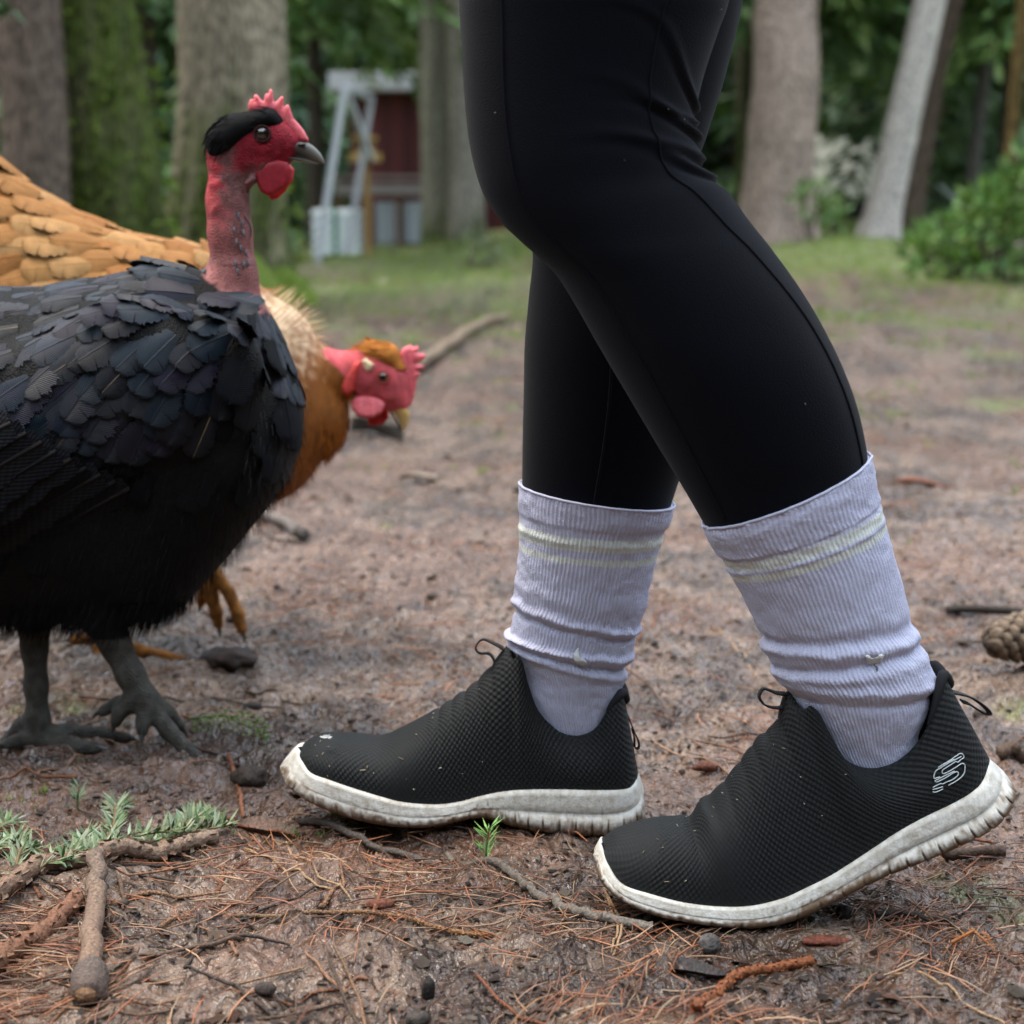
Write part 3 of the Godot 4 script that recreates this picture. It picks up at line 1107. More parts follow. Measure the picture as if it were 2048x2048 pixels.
# a vaned feather: root at the origin, tip at +x, its face towards +z; length 1, width `wide`
func feather_mesh(wide: float, col: Color, shaft: Color, dome: float, ragged := 0.0) -> ArrayMesh:
	var g := Geo.new()
	var rows := 10
	var cols := 7
	var r2 := RandomNumberGenerator.new()
	r2.seed = int(col.b * 99999.0) + int(wide * 1000.0)
	for i in rows:
		var t := 1.0 - pow(1.0 - float(i) / (rows - 1), 1.7)
		var w := wide * 0.5 * lerpf(0.62, 1.0, smoothstep(0.0, 0.55, t))
		if t > 0.62:
			w *= sqrt(maxf(0.0, 1.0 - pow((t - 0.62) / 0.38, 2.3)))
		for k in cols:
			var s := float(k) / (cols - 1) * 2.0 - 1.0
			var x := t - ragged * r2.randf() * (0.07 if i >= rows - 3 else 0.0)
			var z := dome * wide * (1.0 - s * s) - 0.10 * t * t * wide
			var c := col * (0.85 + 0.3 * r2.randf())
			c.a = 1.0
			g.vert(Vector3(x, s * w, z), Vector2(s * 0.5 + 0.5, t), c)
	g.sheet(0, rows, cols, false, false)
	var q := []
	for i in 4:
		var t := i / 3.0 * 0.94
		q.append(Vector3(t, 0, dome * wide - 0.10 * t * t * wide))
	g.tube(q, [0.012, 0.010, 0.007, 0.003], 4, shaft)
	for i in range(rows * cols, g.v.size()):
		g.uv[i] = Vector2(0.5, 0.4)
	return g.mesh()


func barbs() -> ImageTexture:
	# the slanting barbs of a vane
	var im := Image.create(128, 128, false, Image.FORMAT_L8)
	for y in 128:
		for x in 128:
			var s := absf(x / 127.0 - 0.5) * 2.0
			var v := 0.5 + 0.5 * sin((y / 128.0 + s * 0.18) * TAU * 26.0)
			v = lerpf(v, 1.0, hump(s, 0.05))
			im.set_pixel(x, y, Color(v, v, v))
	return ImageTexture.create_from_image(im)


func vane() -> ImageTexture:
	# barbs that end unevenly, so that a vane has a soft, split edge
	var r2 := RandomNumberGenerator.new()
	r2.seed = 11
	var ends := []
	for i in 64:
		ends.append(r2.randf())
	var im := Image.create(96, 192, false, Image.FORMAT_RGBA8)
	for y in 192:
		for x in 96:
			var s := absf(x / 95.0 - 0.5) * 2.0
			var t := y / 191.0
			var barb := (t - s * 0.10) * 46.0
			var e: float = lerpf(ends[posmod(int(floor(barb)), 64)], ends[posmod(int(floor(barb)) + 1, 64)], barb - floor(barb))
			var tip: float = ends[posmod(int(x * 0.45), 64)]
			var open_ := s > 0.80 + 0.22 * e or t > 0.93 + 0.08 * tip
			if absf(t - 0.62 - s * 0.1) < 0.012 * s and x > 48:
				open_ = true
			var v := 0.80 + 0.20 * sin(barb * TAU * 0.5) * (0.4 + 0.6 * e)
			im.set_pixel(x, y, Color(v, v, v, 0.0 if open_ else 1.0))
	return ImageTexture.create_from_image(im)


func hen_materials() -> void:
	var sk := tinted("hen_skin", 0.62, 0.28)
	sk.heightmap_enabled = true
	sk.heightmap_texture = noise_tex(0.06, 4, [], 512, 51, false)
	sk.heightmap_scale = 0.22
	sk.uv1_triplanar = true
	sk.uv1_scale = Vector3(16, 16, 16)
	sk.subsurf_scatter_enabled = true
	sk.subsurf_scatter_strength = 0.12
	var fl := tinted("comb_skin", 0.5, 0.45)
	fl.heightmap_enabled = true
	fl.heightmap_texture = noise_tex(0.12, 3, [], 256, 52)
	fl.heightmap_scale = 0.05
	fl.uv1_triplanar = true
	fl.uv1_scale = Vector3(30, 30, 30)
	fl.subsurf_scatter_enabled = true
	fl.subsurf_scatter_strength = 0.2
	fl.backlight_enabled = true
	fl.backlight = Color(0.3, 0.03, 0.03)
	var bt := barbs()
	var vt := vane()
	for a in [["dark_vane", 0.48, 0.36], ["soft_vane", 0.8, 0.25], ["gold_vane", 0.75, 0.3]]:
		var m := tinted(a[0], a[1], a[2])
		m.heightmap_enabled = true
		m.heightmap_texture = bt
		m.heightmap_scale = 0.05
		m.albedo_texture = vt
		m.transparency = BaseMaterial3D.TRANSPARENCY_ALPHA_SCISSOR
		m.alpha_scissor_threshold = 0.5
	tinted("down", 0.9, 0.2)
	tinted("horn", 0.4, 0.5)
	var ey := tinted("eyeball", 0.05, 0.6)
	ey.clearcoat_enabled = true
	ey.clearcoat = 1.0
	ey.clearcoat_roughness = 0.02


# where a ray from `from` along `dir` meets the body
func hit(b: Blob, from: Vector3, dir: Vector3) -> Vector3:
	var p := from
	for i in 110:
		var d := b.d(p)
		if d < 0.0006:
			return p
		p += dir * maxf(d * 0.45, 0.0003)
		if p.distance_to(from) > 0.7:
			break
	return Vector3.INF


func lay(root: Node3D, mesh: Mesh, m: Material, p: Vector3, n: Vector3, dir: Vector3, length: float, lift: float, kind := "feather") -> void:
	var x := (dir - n * dir.dot(n)).normalized()
	x = (x + n * lift).normalized()
	var z := (n - x * n.dot(x)).normalized().rotated(x, rng.randf_range(-0.22, 0.22))
	var y := z.cross(x)
	var o := MeshInstance3D.new()
	o.mesh = mesh
	o.material_override = m
	o.name = kind
	o.transform = Transform3D(Basis(x, y, z).scaled_local(Vector3.ONE * length), p - root.position)
	root.add_child(o, true)


func strand(g: Geo, p: Vector3, d: Vector3, sag: Vector3, w: float, c: Color) -> void:
	var s := d.cross(Vector3(rng.randf_range(-1, 1), rng.randf_range(-1, 1), rng.randf_range(-1, 1))).normalized() * w
	var a := g.vert(p - s, Vector2.ZERO, c)
	var b := g.vert(p + s, Vector2.ZERO, c)
	var m := p + d * 0.55 + sag * 0.3
	var e := g.vert(m - s * 0.7, Vector2.ZERO, c)
	var f := g.vert(m + s * 0.7, Vector2.ZERO, c)
	var t := g.vert(p + d + sag, Vector2.ZERO, c)
	g.tri(a, b, e)
	g.tri(b, f, e)
	g.tri(e, f, t)


func ball(g: Geo, at: Vector3, r: float, col: Color, squash := Vector3.ONE, paint = null) -> void:
	var first := g.v.size()
	for i in 17:
		var a := PI * i / 16.0
		for k in 25:
			var b := TAU * k / 24.0
			var n := Vector3(sin(a) * cos(b), sin(a) * sin(b), cos(a))
			g.vert(at + n * squash * r, Vector2(k / 24.0, i / 16.0), col if paint == null else paint.call(n))
	g.sheet(first, 17, 25, true, true)


# comb, wattles and the like: outline in the plane z, thick, gently waved
func flap(root: Node3D, kind: String, outline: Array, z: float, thick: float, m: Material, col: Color, bend := 0.0) -> MeshInstance3D:
	var g := Geo.new()
	var poly := pairs(outline)
	var mid := Vector2.ZERO
	for p in poly:
		mid += p
	mid /= poly.size()
	var tone := FastNoiseLite.new()
	tone.frequency = 180.0
	g.pillow(poly, thick, 0.0016, thick * 0.9, Transform3D.IDENTITY, col, func(p: Vector3) -> Vector3: return Vector3(p.x, p.y, p.z + z + bend * (p.y - mid.y) + 0.0008 * sin(p.x * 420.0)))
	for i in g.v.size():
		var k := 1.0 + 0.35 * tone.get_noise_2d(g.v[i].x, g.v[i].y)
		g.c[i] = Color(col.r * k, col.g * k, col.b * k)
	return part(kind, g, m, root)


func on_plane(a: Array, z: float) -> Array:
	var r := []
	for p in pairs(a):
		r.append(Vector3(p.x, p.y, z))
	return r


func toe(g: Blob, pts: Array, r0: float, r1: float) -> void:
	var rad := []
	for i in pts.size():
		var t := float(i) / (pts.size() - 1)
		rad.append(lerpf(r0, r1, t) * (1.0 + 0.10 * sin(t * 9.0)))
	g.chain(pts, rad, 0.004)


func claw(root: Node3D, p: Vector3, d: Vector3, col: Color, l := 0.011) -> void:
	var g := Geo.new()
	var f := d.normalized()
	g.tube([p - f * 0.003, p + f * l * 0.4 + Vector3(0, 0.001, 0), p + f * l * 0.8, p + f * l + Vector3(0, -0.002, 0)], [0.0034, 0.0028, 0.0016, 0.0003], 7, col)
	part("claw", g, mats["horn"], root)


func build_black_hen() -> void:
	hen_materials()
	var zc := -1.51
	var root := thing("black_hen", "black naked-neck hen with bare red neck and red comb, standing upright", "hen", Vector3(-0.36, 0, zc))
	var b := Blob.new()
	var bz := Vector3(0, 0, 0)
	# trunk: deep breast, long back, fluffed thighs
	b.chain([Vector3(-0.6401, 0.3523, -1.51), Vector3(-0.5329, 0.2943, -1.51), Vector3(-0.4222, 0.2756, -1.51), Vector3(-0.3008, 0.2826, -1.51)], [0.050, 0.098, 0.114, 0.112], 0.05, 0.90)
	b.chain([Vector3(-0.3005, 0.292, -1.51), Vector3(-0.2654, 0.299, -1.51)], [0.10, 0.068], 0.04, 0.95)
	b.limb(Vector3(-0.4406, 0.1878, -1.51), Vector3(-0.3443, 0.183, -1.51), 0.084, 0.080, 0.03, 0.95)
	b.limb(Vector3(-0.3961, 0.2355, -1.51), Vector3(-0.3123, 0.2212, -1.51), 0.10, 0.075, 0.03, 1.0)
	b.limb(Vector3(-0.3533, 0.3639, -1.51), Vector3(-0.2929, 0.3753, -1.51), 0.042, 0.038, 0.03, 1.6)
	b.limb(Vector3(-0.2929, 0.3753, -1.51), Vector3(-0.2474, 0.357, -1.51), 0.038, 0.038, 0.03, 1.3)
	# folded wing on the near side and its twin
	for s in [1, -1]:
		var off := Vector3(0, 0, 0.075 * s)
		b.chain([Vector3(-0.2479, 0.3385, -1.51) + off, Vector3(-0.3084, 0.3292, -1.51) + off * 1.15, Vector3(-0.4216, 0.2873, -1.51) + off * 1.25, Vector3(-0.5444, 0.2591, -1.51) + off], [0.042, 0.060, 0.058, 0.03], 0.025, 0.62)
	var nb := Blob.new()
	# neck, head
	b.chain([Vector3(-0.2411, 0.3339, -1.51), Vector3(-0.2395, 0.3753, -1.51), Vector3(-0.2408, 0.4119, -1.51), Vector3(-0.2429, 0.4481, -1.51), Vector3(-0.2444, 0.4751, -1.51), Vector3(-0.2428, 0.4996, -1.51)], [0.032, 0.0205, 0.0185, 0.0165, 0.0155, 0.0165], 0.014)
	b.chain([Vector3(-0.2447, 0.5165, -1.51), Vector3(-0.2293, 0.5243, -1.51), Vector3(-0.2132, 0.5285, -1.51), Vector3(-0.2, 0.5265, -1.51), Vector3(-0.1902, 0.5223, -1.51)], [0.0160, 0.0165, 0.0160, 0.0140, 0.0090], 0.012, 0.95)
	b.limb(Vector3(-0.2296, 0.5119, -1.51), Vector3(-0.2123, 0.5132, -1.51), 0.0140, 0.0135, 0.012, 0.9)
	b.limb(Vector3(-0.2083, 0.5126, -1.51), Vector3(-0.1951, 0.5113, -1.51), 0.0110, 0.0055, 0.010, 0.85)
	b.limb(Vector3(-0.2247, 0.4956, -1.51), Vector3(-0.2165, 0.5054, -1.51), 0.006, 0.012, 0.010)
	# wrinkles of the cheek and nape
	for w in [[Vector3(-0.2371, 0.5077, -1.498), Vector3(-0.2359, 0.5045, -1.498)], [Vector3(-0.2277, 0.5077, -1.497), Vector3(-0.2238, 0.5064, -1.497)], [Vector3(-0.2365, 0.5, -1.497), Vector3(-0.234, 0.4974, -1.497)], [Vector3(-0.2326, 0.5161, -1.496), Vector3(-0.2246, 0.5206, -1.496)], [Vector3(-0.2179, 0.5193, -1.495), Vector3(-0.2074, 0.5186, -1.495)], [Vector3(-0.2395, 0.5116, -1.497), Vector3(-0.2381, 0.5142, -1.497)], [Vector3(-0.2254, 0.4902, -1.496), Vector3(-0.2197, 0.4942, -1.498)]]:
		b.limb(w[0], w[1], 0.0022, 0.0026, 0.004)
	for i in 22:
		var t := i / 21.0
		var at: Vector3 = bow([Vector3(-0.2484, 0.5115, -1.495), Vector3(-0.2533, 0.4954, -1.494), Vector3(-0.2551, 0.4805, -1.494), Vector3(-0.2528, 0.4662, -1.494)], t * 3.0)
		at += Vector3(rng.randf_range(-0.002, 0.008), rng.randf_range(-0.002, 0.002), rng.randf_range(-0.006, 0.001))
		b.limb(at, at + Vector3(0.004, 0.002, 0.001), 0.0016, 0.0018, 0.003)
	for i in 30:
		var at := Vector3(-0.2381, 0.5142, -1.497).lerp(Vector3(-0.1999, 0.5109, -1.496), rng.randf()) + Vector3(rng.randf_range(-0.004, 0.004), rng.randf_range(-0.010, 0.008), 0)
		at.z = zc + 0.0135 - 2.0 * absf(at.y - Vector3(-0.2201, 0.5184, -1.51).y) * 0.22
		b.limb(at, at + Vector3(rng.randf_range(-0.003, 0.003), rng.randf_range(-0.003, 0.003), 0.0), 0.0014, 0.0017, 0.0026)
	# legs
	var la := [Vector3(-0.4258, 0.1145, -1.5), Vector3(-0.4266, 0.0813, -1.5), Vector3(-0.4266, 0.0478, -1.5), Vector3(-0.426, 0.0183, -1.497), Vector3(-0.4266, 0.0038, -1.495)]
	b.chain(la, [0.018, 0.0108, 0.0098, 0.0100, 0.0105], 0.008)
	var lb := [Vector3(-0.3593, 0.1205, -1.475), Vector3(-0.3478, 0.0911, -1.475), Vector3(-0.3354, 0.0657, -1.472), Vector3(-0.3242, 0.0454, -1.468), Vector3(-0.317, 0.0344, -1.466)]
	b.chain(lb, [0.022, 0.0125, 0.0118, 0.0118, 0.0100], 0.008)
	var toes := [[Vector3(-0.425, 0.0038, -1.495), Vector3(-0.3993, 0.0047, -1.5), Vector3(-0.3713, 0.0015, -1.505), Vector3(-0.3485, -0.0028, -1.505)], [Vector3(-0.427, 0.001, -1.493), Vector3(-0.4039, -0.0015, -1.485), Vector3(-0.3805, -0.0016, -1.475), Vector3(-0.3685, -0.0015, -1.472)], [Vector3(-0.429, 0.0167, -1.497), Vector3(-0.4415, 0.0107, -1.5), Vector3(-0.4519, -0.0012, -1.5), Vector3(-0.4587, -0.0063, -1.5)], [Vector3(-0.4286, 0.001, -1.493), Vector3(-0.4394, 0.001, -1.485), Vector3(-0.4493, 0.0001, -1.48)],
		[Vector3(-0.3161, 0.0361, -1.466), Vector3(-0.3013, 0.0181, -1.46), Vector3(-0.2859, 0.0058, -1.452), Vector3(-0.2742, -0.0016, -1.447)], [Vector3(-0.3156, 0.0409, -1.472), Vector3(-0.3044, 0.0291, -1.478), Vector3(-0.296, 0.0162, -1.482)], [Vector3(-0.32, 0.0373, -1.462), Vector3(-0.3221, 0.0279, -1.455), Vector3(-0.3225, 0.0206, -1.452)], [Vector3(-0.3289, 0.0454, -1.468), Vector3(-0.3483, 0.0384, -1.475), Vector3(-0.3621, 0.0308, -1.478)], [Vector3(-0.3351, 0.041, -1.466), Vector3(-0.3449, 0.0328, -1.466), Vector3(-0.3484, 0.0245, -1.466)]]
	for t in toes:
		toe(b, t, 0.0085, 0.0052)
	var tone := FastNoiseLite.new()
	tone.frequency = 90.0
	tone.fractal_octaves = 3
	var neck_lo: float = Vector3(-0.2425, 0.3662, -1.51).y
	var neck_hi: float = Vector3(-0.2433, 0.4974, -1.51).y
	var neck_axis: float = Vector3(-0.2395, 0.3753, -1.51).x
	var leg_y: float = Vector3(-0.4265, 0.0996, -1.5).y
	var face_x: float = Vector3(-0.2387, 0.5184, -1.51).x
	var split: float = Vector3(-0.241, 0.421, -1.51).y
	var paint := func(p: Vector3) -> Color:
		var k := tone.get_noise_3d(p.x, p.y, p.z)
		if p.y < leg_y:
			return Color(0.055, 0.050, 0.042) * (1.0 + 0.6 * k)
		var off := Vector2(p.x - neck_axis, p.z - zc).length()
		if p.y > neck_lo - 0.022 and (off < 0.030 + 0.006 * k or (p.y > split + 0.002 and off < 0.09)):
			var t := clampf((p.y - neck_lo) / (neck_hi - neck_lo), 0.0, 1.3)
			var nape := clampf((Vector3(-0.2433, 0.4661, -1.51).x - p.x) / 0.014 + 0.3 + k, 0.0, 1.0)
			var c := Color(0.33, 0.125, 0.115).lerp(Color(0.50, 0.060, 0.070), clampf((t - 0.45) * 2.0, 0, 1) * nape)
			c = c.lerp(Color(0.15, 0.09, 0.09), clampf((t - 0.5) * 2.0, 0, 1) * (1.0 - nape) * 0.6)
			var jaw: float = Vector3(-0.234, 0.4969, -1.51).y + (p.x - face_x) * 0.2
			c = c.lerp(Color(0.27, 0.018, 0.030), smoothstep(-0.004, 0.010, p.x - face_x + 0.004 * k) * smoothstep(-0.003, 0.008, p.y - jaw + 0.006 * k))
			return c * (1.0 + 0.5 * k)
		return Color(0.0045, 0.0045, 0.0055)
	var g := Geo.new()
	b.net(g, Vector3(-0.78, leg_y + 0.03, zc - 0.17), Vector3(-0.17, split + 0.004, zc + 0.17), 0.006, paint)
	b.net(g, Vector3(-0.30, split, zc - 0.035), Vector3(-0.13, 0.60, zc + 0.035), 0.0021, paint)
	b.net(g, Vector3(-0.50, -0.03, zc - 0.06), Vector3(-0.24, leg_y + 0.034, zc + 0.09), 0.0026, paint)
	var body := part("body", g, mats["hen_skin"], root)
	body.set_meta("label", "black feathered trunk, bare red neck and scaly grey legs")
	for t in toes:
		var e: int = t.size() - 1
		claw(root, t[e], t[e] - t[e - 1], Color(0.05, 0.045, 0.04), 0.012)
	# head
	var red := Color(0.52, 0.05, 0.065)
	flap(root, "comb", [-0.2226, 0.5495, -0.2245, 0.5521, -0.2246, 0.5559, -0.2223, 0.5607, -0.2204, 0.5606, -0.2191, 0.5588, -0.2193, 0.5636, -0.2176, 0.5648, -0.2157, 0.5633, -0.2131, 0.5599, -0.2113, 0.559, -0.21, 0.5642, -0.2083, 0.5658, -0.2067, 0.5648, -0.206, 0.5685, -0.2046, 0.5691, -0.2033, 0.5674, -0.2028, 0.5611, -0.2018, 0.558, -0.1992, 0.5598, -0.1962, 0.5632, -0.1942, 0.5625, -0.1942, 0.5579, -0.1937, 0.5539, -0.1918, 0.5558, -0.1901, 0.5561, -0.1887, 0.5532, -0.187, 0.5475, -0.1862, 0.5448, -0.1819, 0.5403, -0.1767, 0.5338, -0.1735, 0.5274, -0.1736, 0.5249, -0.1782, 0.5243, -0.1848, 0.5256, -0.19, 0.532, -0.1958, 0.5379, -0.201, 0.5417, -0.2076, 0.5443, -0.2141, 0.5463, -0.2194, 0.5482], zc, 0.0075, mats["comb_skin"], Color(0.58, 0.10, 0.12))
	flap(root, "wattle", [-0.2178, 0.5, -0.2124, 0.5065, -0.1991, 0.5097, -0.1906, 0.5078, -0.1868, 0.502, -0.1876, 0.4935, -0.1944, 0.4857, -0.2031, 0.4805, -0.2091, 0.4799, -0.2143, 0.4831, -0.2171, 0.4896], zc + 0.010, 0.0055, mats["comb_skin"], Color(0.36, 0.020, 0.035), 0.12)
	flap(root, "wattle", [-0.2114, 0.499, -0.2018, 0.5082, -0.1931, 0.5082, -0.1879, 0.5023, -0.1891, 0.4931, -0.1957, 0.4839, -0.2026, 0.4773, -0.2073, 0.4766, -0.2102, 0.4786, -0.2124, 0.4859], zc - 0.011, 0.0055, mats["comb_skin"], Color(0.60, 0.012, 0.014), -0.12)
	var horn := Geo.new()
	limb_loft(horn, [-0.1848, 0.5256, -0.1782, 0.5256, -0.1736, 0.5241, -0.1684, 0.5205, -0.1638, 0.5153, -0.1609, 0.51, -0.1603, 0.5068], [-0.2013, 0.5152, -0.1897, 0.5142, -0.1818, 0.5127, -0.1739, 0.5105, -0.1679, 0.5085, -0.1633, 0.5069, -0.1605, 0.5066], [1.51, 1.51], [1.05, 1.0, 0.85, 0.75, 0.7, 0.6], 30, 22, null, func(t: float, a: float) -> Color: return Color(0.060, 0.058, 0.056).lerp(Color(0.21, 0.19, 0.15), clampf(t * 1.3 - 0.25 + 0.25 * cos(a * 3.0), 0, 1)))
	var beak := part("beak", horn, mats["horn"], root)
	var low := Geo.new()
	limb_loft(low, [-0.1977, 0.5148, -0.1871, 0.5133, -0.1785, 0.5113, -0.1706, 0.509, -0.1646, 0.5075], [-0.1944, 0.5113, -0.1858, 0.5093, -0.1779, 0.5079, -0.1706, 0.5068, -0.1645, 0.5066], [1.51, 1.51], [4.2, 3.0, 2.0, 1.3, 0.9], 20, 18, null, func(t: float, a: float) -> Color: return Color(0.05, 0.05, 0.05).lerp(Color(0.2, 0.17, 0.13), t))
	part("lower_mandible", low, mats["horn"], beak)
	var nos := Geo.new()
	ball(nos, Vector3(-0.1787, 0.5227, -1.503), 0.0022, Color(0.02, 0.018, 0.018), Vector3(1.6, 0.7, 1.0))
	part("nostril", nos, mats["horn"], beak)
	for s in [1, -1]:
		var at := hit(b, Vector3(-0.2105, 0.5311, -1.51) + Vector3(0, 0, 0.06 * s), Vector3(0, 0, -s)) - Vector3(0, 0, 0.0022 * s)
		var ey := Geo.new()
		ball(ey, at, 0.0064, Color(0.01, 0.006, 0.005), Vector3(1, 1, 0.75), func(n: Vector3) -> Color: return Color(0.004, 0.003, 0.003) if n.z * s > 0.86 else Color(0.022, 0.010, 0.006))
		var eye := part("eye", ey, mats["eyeball"], root)
		var rim := Geo.new()
		var ring := []
		for k in 25:
			var a := TAU * k / 24.0
			ring.append(at + Vector3(cos(a) * 0.0068, sin(a) * 0.0066, 0.0026 * s))
		var rr := []
		rr.resize(25)
		rr.fill(0.0012)
		rim.tube(ring, rr, 6, Color(0.05, 0.016, 0.016), Color(0, 0, 0, 0), false)
		part("eyelid", rim, mats["hen_skin"], eye)
	# black cap of hair-like feathers swept back to the nape
	var cap := Blob.new()
	cap.limb(Vector3(-0.1958, 0.5379, -1.51), Vector3(-0.2069, 0.544, -1.51), 0.0045, 0.0078, 0.008, 2.2)
	cap.limb(Vector3(-0.2069, 0.544, -1.51), Vector3(-0.2196, 0.5395, -1.51), 0.0078, 0.0098, 0.008, 1.9)
	cap.chain([Vector3(-0.2196, 0.5395, -1.51), Vector3(-0.2343, 0.5343, -1.51), Vector3(-0.2458, 0.5262, -1.51)], [0.0100, 0.0132, 0.0132], 0.008, 1.6)
	cap.limb(Vector3(-0.2458, 0.5262, -1.51), Vector3(-0.251, 0.5171, -1.51), 0.0120, 0.0080, 0.008, 2.0)
	var cg := Geo.new()
	cap.net(cg, Vector3(-0.29, 0.50, zc - 0.035), Vector3(-0.17, 0.58, zc + 0.035), 0.0022, func(_p: Vector3) -> Color: return Color(0.010, 0.010, 0.011))
	var line := [Vector3(-0.1945, 0.5379, -1.51), Vector3(-0.2062, 0.5443, -1.51), Vector3(-0.2182, 0.5414, -1.51), Vector3(-0.2329, 0.5353, -1.51), Vector3(-0.2464, 0.5285, -1.51), Vector3(-0.253, 0.5165, -1.51)]
	var capv := cg.v.duplicate()
	for i in 900:
		var p: Vector3 = capv[rng.randi_range(0, capv.size() - 1)]
		var best := 0.0
		var bd := 1e9
		for q in 21:
			var e: Vector3 = bow(line, q * 0.25)
			if e.distance_to(p) < bd:
				bd = e.distance_to(p)
				best = q * 0.25
		var dir: Vector3 = (bow(line, minf(best + 0.4, 5.0)) - bow(line, maxf(best - 0.2, 0.0))).normalized()
		var nn := cap.normal(p)
		strand(cg, p, (dir + nn * 0.10).normalized() * rng.randf_range(0.006, 0.012), Vector3.ZERO, 0.00035, Color(0.012, 0.012, 0.013) * rng.randf_range(0.6, 2.2))
	part("head_feathers", cg, mats["down"], root).set_meta("label", "black cap of fine feathers on the crown")
	var tuft := Geo.new()
	for i in 60:
		strand(tuft, Vector3(-0.2226, 0.5288, -1.493) + Vector3(rng.randf_range(-0.001, 0.001), rng.randf_range(-0.002, 0.002), 0), Vector3(-rng.randf_range(0.006, 0.012), rng.randf_range(-0.005, 0.001), rng.randf_range(0, 0.002)), Vector3.ZERO, 0.0003, Color(0.02, 0.02, 0.022) * rng.randf_range(0.5, 2.0))
	part("ear_tuft", tuft, mats["down"], root)
	# pin feathers on the front of the neck
	for q in [Vector3(-0.2331, 0.4653, -1.492), Vector3(-0.2304, 0.4585, -1.492), Vector3(-0.2365, 0.4532, -1.492), Vector3(-0.2296, 0.4507, -1.492), Vector3(-0.2348, 0.4429, -1.492), Vector3(-0.2319, 0.438, -1.492), Vector3(-0.2281, 0.434, -1.492), Vector3(-0.2363, 0.4252, -1.492), Vector3(-0.2293, 0.4238, -1.492), Vector3(-0.2345, 0.4187, -1.492), Vector3(-0.2263, 0.4252, -1.492)]:
		var s := hit(b, Vector3(q.x, q.y, zc + 0.08), Vector3(0, 0, -1))
		if s == Vector3.INF:
			continue
		var qg := Geo.new()
		qg.tube([s - Vector3(0, 0, 0.001), s + Vector3(0.0005, -0.002, 0.0014), s + Vector3(rng.randf_range(-0.002, 0.003), -0.0065, 0.002)], [0.0011, 0.0011, 0.0003], 6, Color(0.11, 0.12, 0.14), Color(0.03, 0.03, 0.035))
		part("pin_feather", qg, mats["horn"], root)
	var fg := Geo.new()
	fg.tube(smooth_path([Vector3(-0.2294, 0.4643, -1.5), Vector3(-0.2244, 0.4565, -1.498), Vector3(-0.2229, 0.4487, -1.497), Vector3(-0.2246, 0.4428, -1.497)], 4), [0.0006, 0.0006, 0.0006, 0.0006, 0.0006, 0.0006, 0.0006, 0.0006, 0.0005, 0.0005, 0.0004, 0.0003, 0.0002], 5, Color(0.012, 0.012, 0.012))
	part("pin_feather", fg, mats["horn"], root)
	# vaned feathers of back, wing and breast
	var pale := Color(0.30, 0.20, 0.11)
	var kinds := []
	for c in [Color(0.008, 0.014, 0.032), Color(0.013, 0.011, 0.027), Color(0.006, 0.007, 0.012), Color(0.012, 0.013, 0.024), Color(0.007, 0.015, 0.027)]:
		kinds.append(feather_mesh(0.78, c, c * 0.8, 0.10, 0.3))
	var quilled := feather_mesh(0.74, Color(0.011, 0.012, 0.018), pale, 0.13, 0.3)
	var soft := [feather_mesh(0.75, Color(0.007, 0.007, 0.009), Color(0.008, 0.008, 0.009), 0.08, 1.0), feather_mesh(0.7, Color(0.010, 0.010, 0.011), Color(0.009, 0.009, 0.010), 0.08, 1.0)]
	var flight := [feather_mesh(0.27, Color(0.013, 0.013, 0.015), Color(0.016, 0.015, 0.015), 0.035, 0.2), feather_mesh(0.27, Color(0.010, 0.010, 0.013), Color(0.014, 0.013, 0.013), 0.035, 0.2)]
	var count := 0
	var row := 0
	var y: float = 0.435
	while y > 0.085:
		var low_part := y < Vector3(-0.3308, 0.2905, -1.51).y
		var step := 0.0205 if not low_part else 0.034
		var x := -0.515 + (step * 0.5 if row % 2 else 0.0)
		while x < -0.185:
			var q := Vector3(x + rng.randf_range(-0.004, 0.004), y + rng.randf_range(-0.003, 0.003), zc + 0.25)
			var s := hit(b, q, Vector3(0, 0, -1))
			x += step
			if s == Vector3.INF:
				continue
			if s.y > neck_lo + 0.004 and s.x > Vector3(-0.2607, 0.3753, -1.51).x:
				continue
			var n := b.normal(s, 0.004)
			var t := clampf((s.x + 0.47) / 0.26, 0.0, 1.0)
			var steep := clampf((0.42 - s.y) / 0.08, 0.0, 1.0)
			var ang := lerpf(2.62, 1.90, t) if not low_part else 2.2
			ang = lerpf(3.05, ang, steep) + rng.randf_range(-0.16, 0.16)
			var dir := Vector3(cos(ang), -sin(ang), 0.0)
			var breast := s.x > Vector3(-0.226, 0.3292, -1.51).x
			if low_part and (n.y < -0.35 or s.y < 0.15):
				continue
			if low_part or breast:
				lay(root, soft[rng.randi() % 2], mats["soft_vane"], s - n * 0.004, n, dir, rng.randf_range(0.040, 0.054), 0.04, "breast_feather")
			else:
				var me: Mesh = quilled if rng.randf() < 0.10 else kinds[rng.randi() % kinds.size()]
				lay(root, me, mats["dark_vane"], s - n * 0.003, n, dir, rng.randf_range(0.037, 0.046), rng.randf_range(0.03, 0.13) * (1.0 if n.y < 0.6 else 0.3), "wing_feather")
			count += 1
		y -= step * 0.80
		row += 1
	# the back, seen from above
	var bx := -0.53
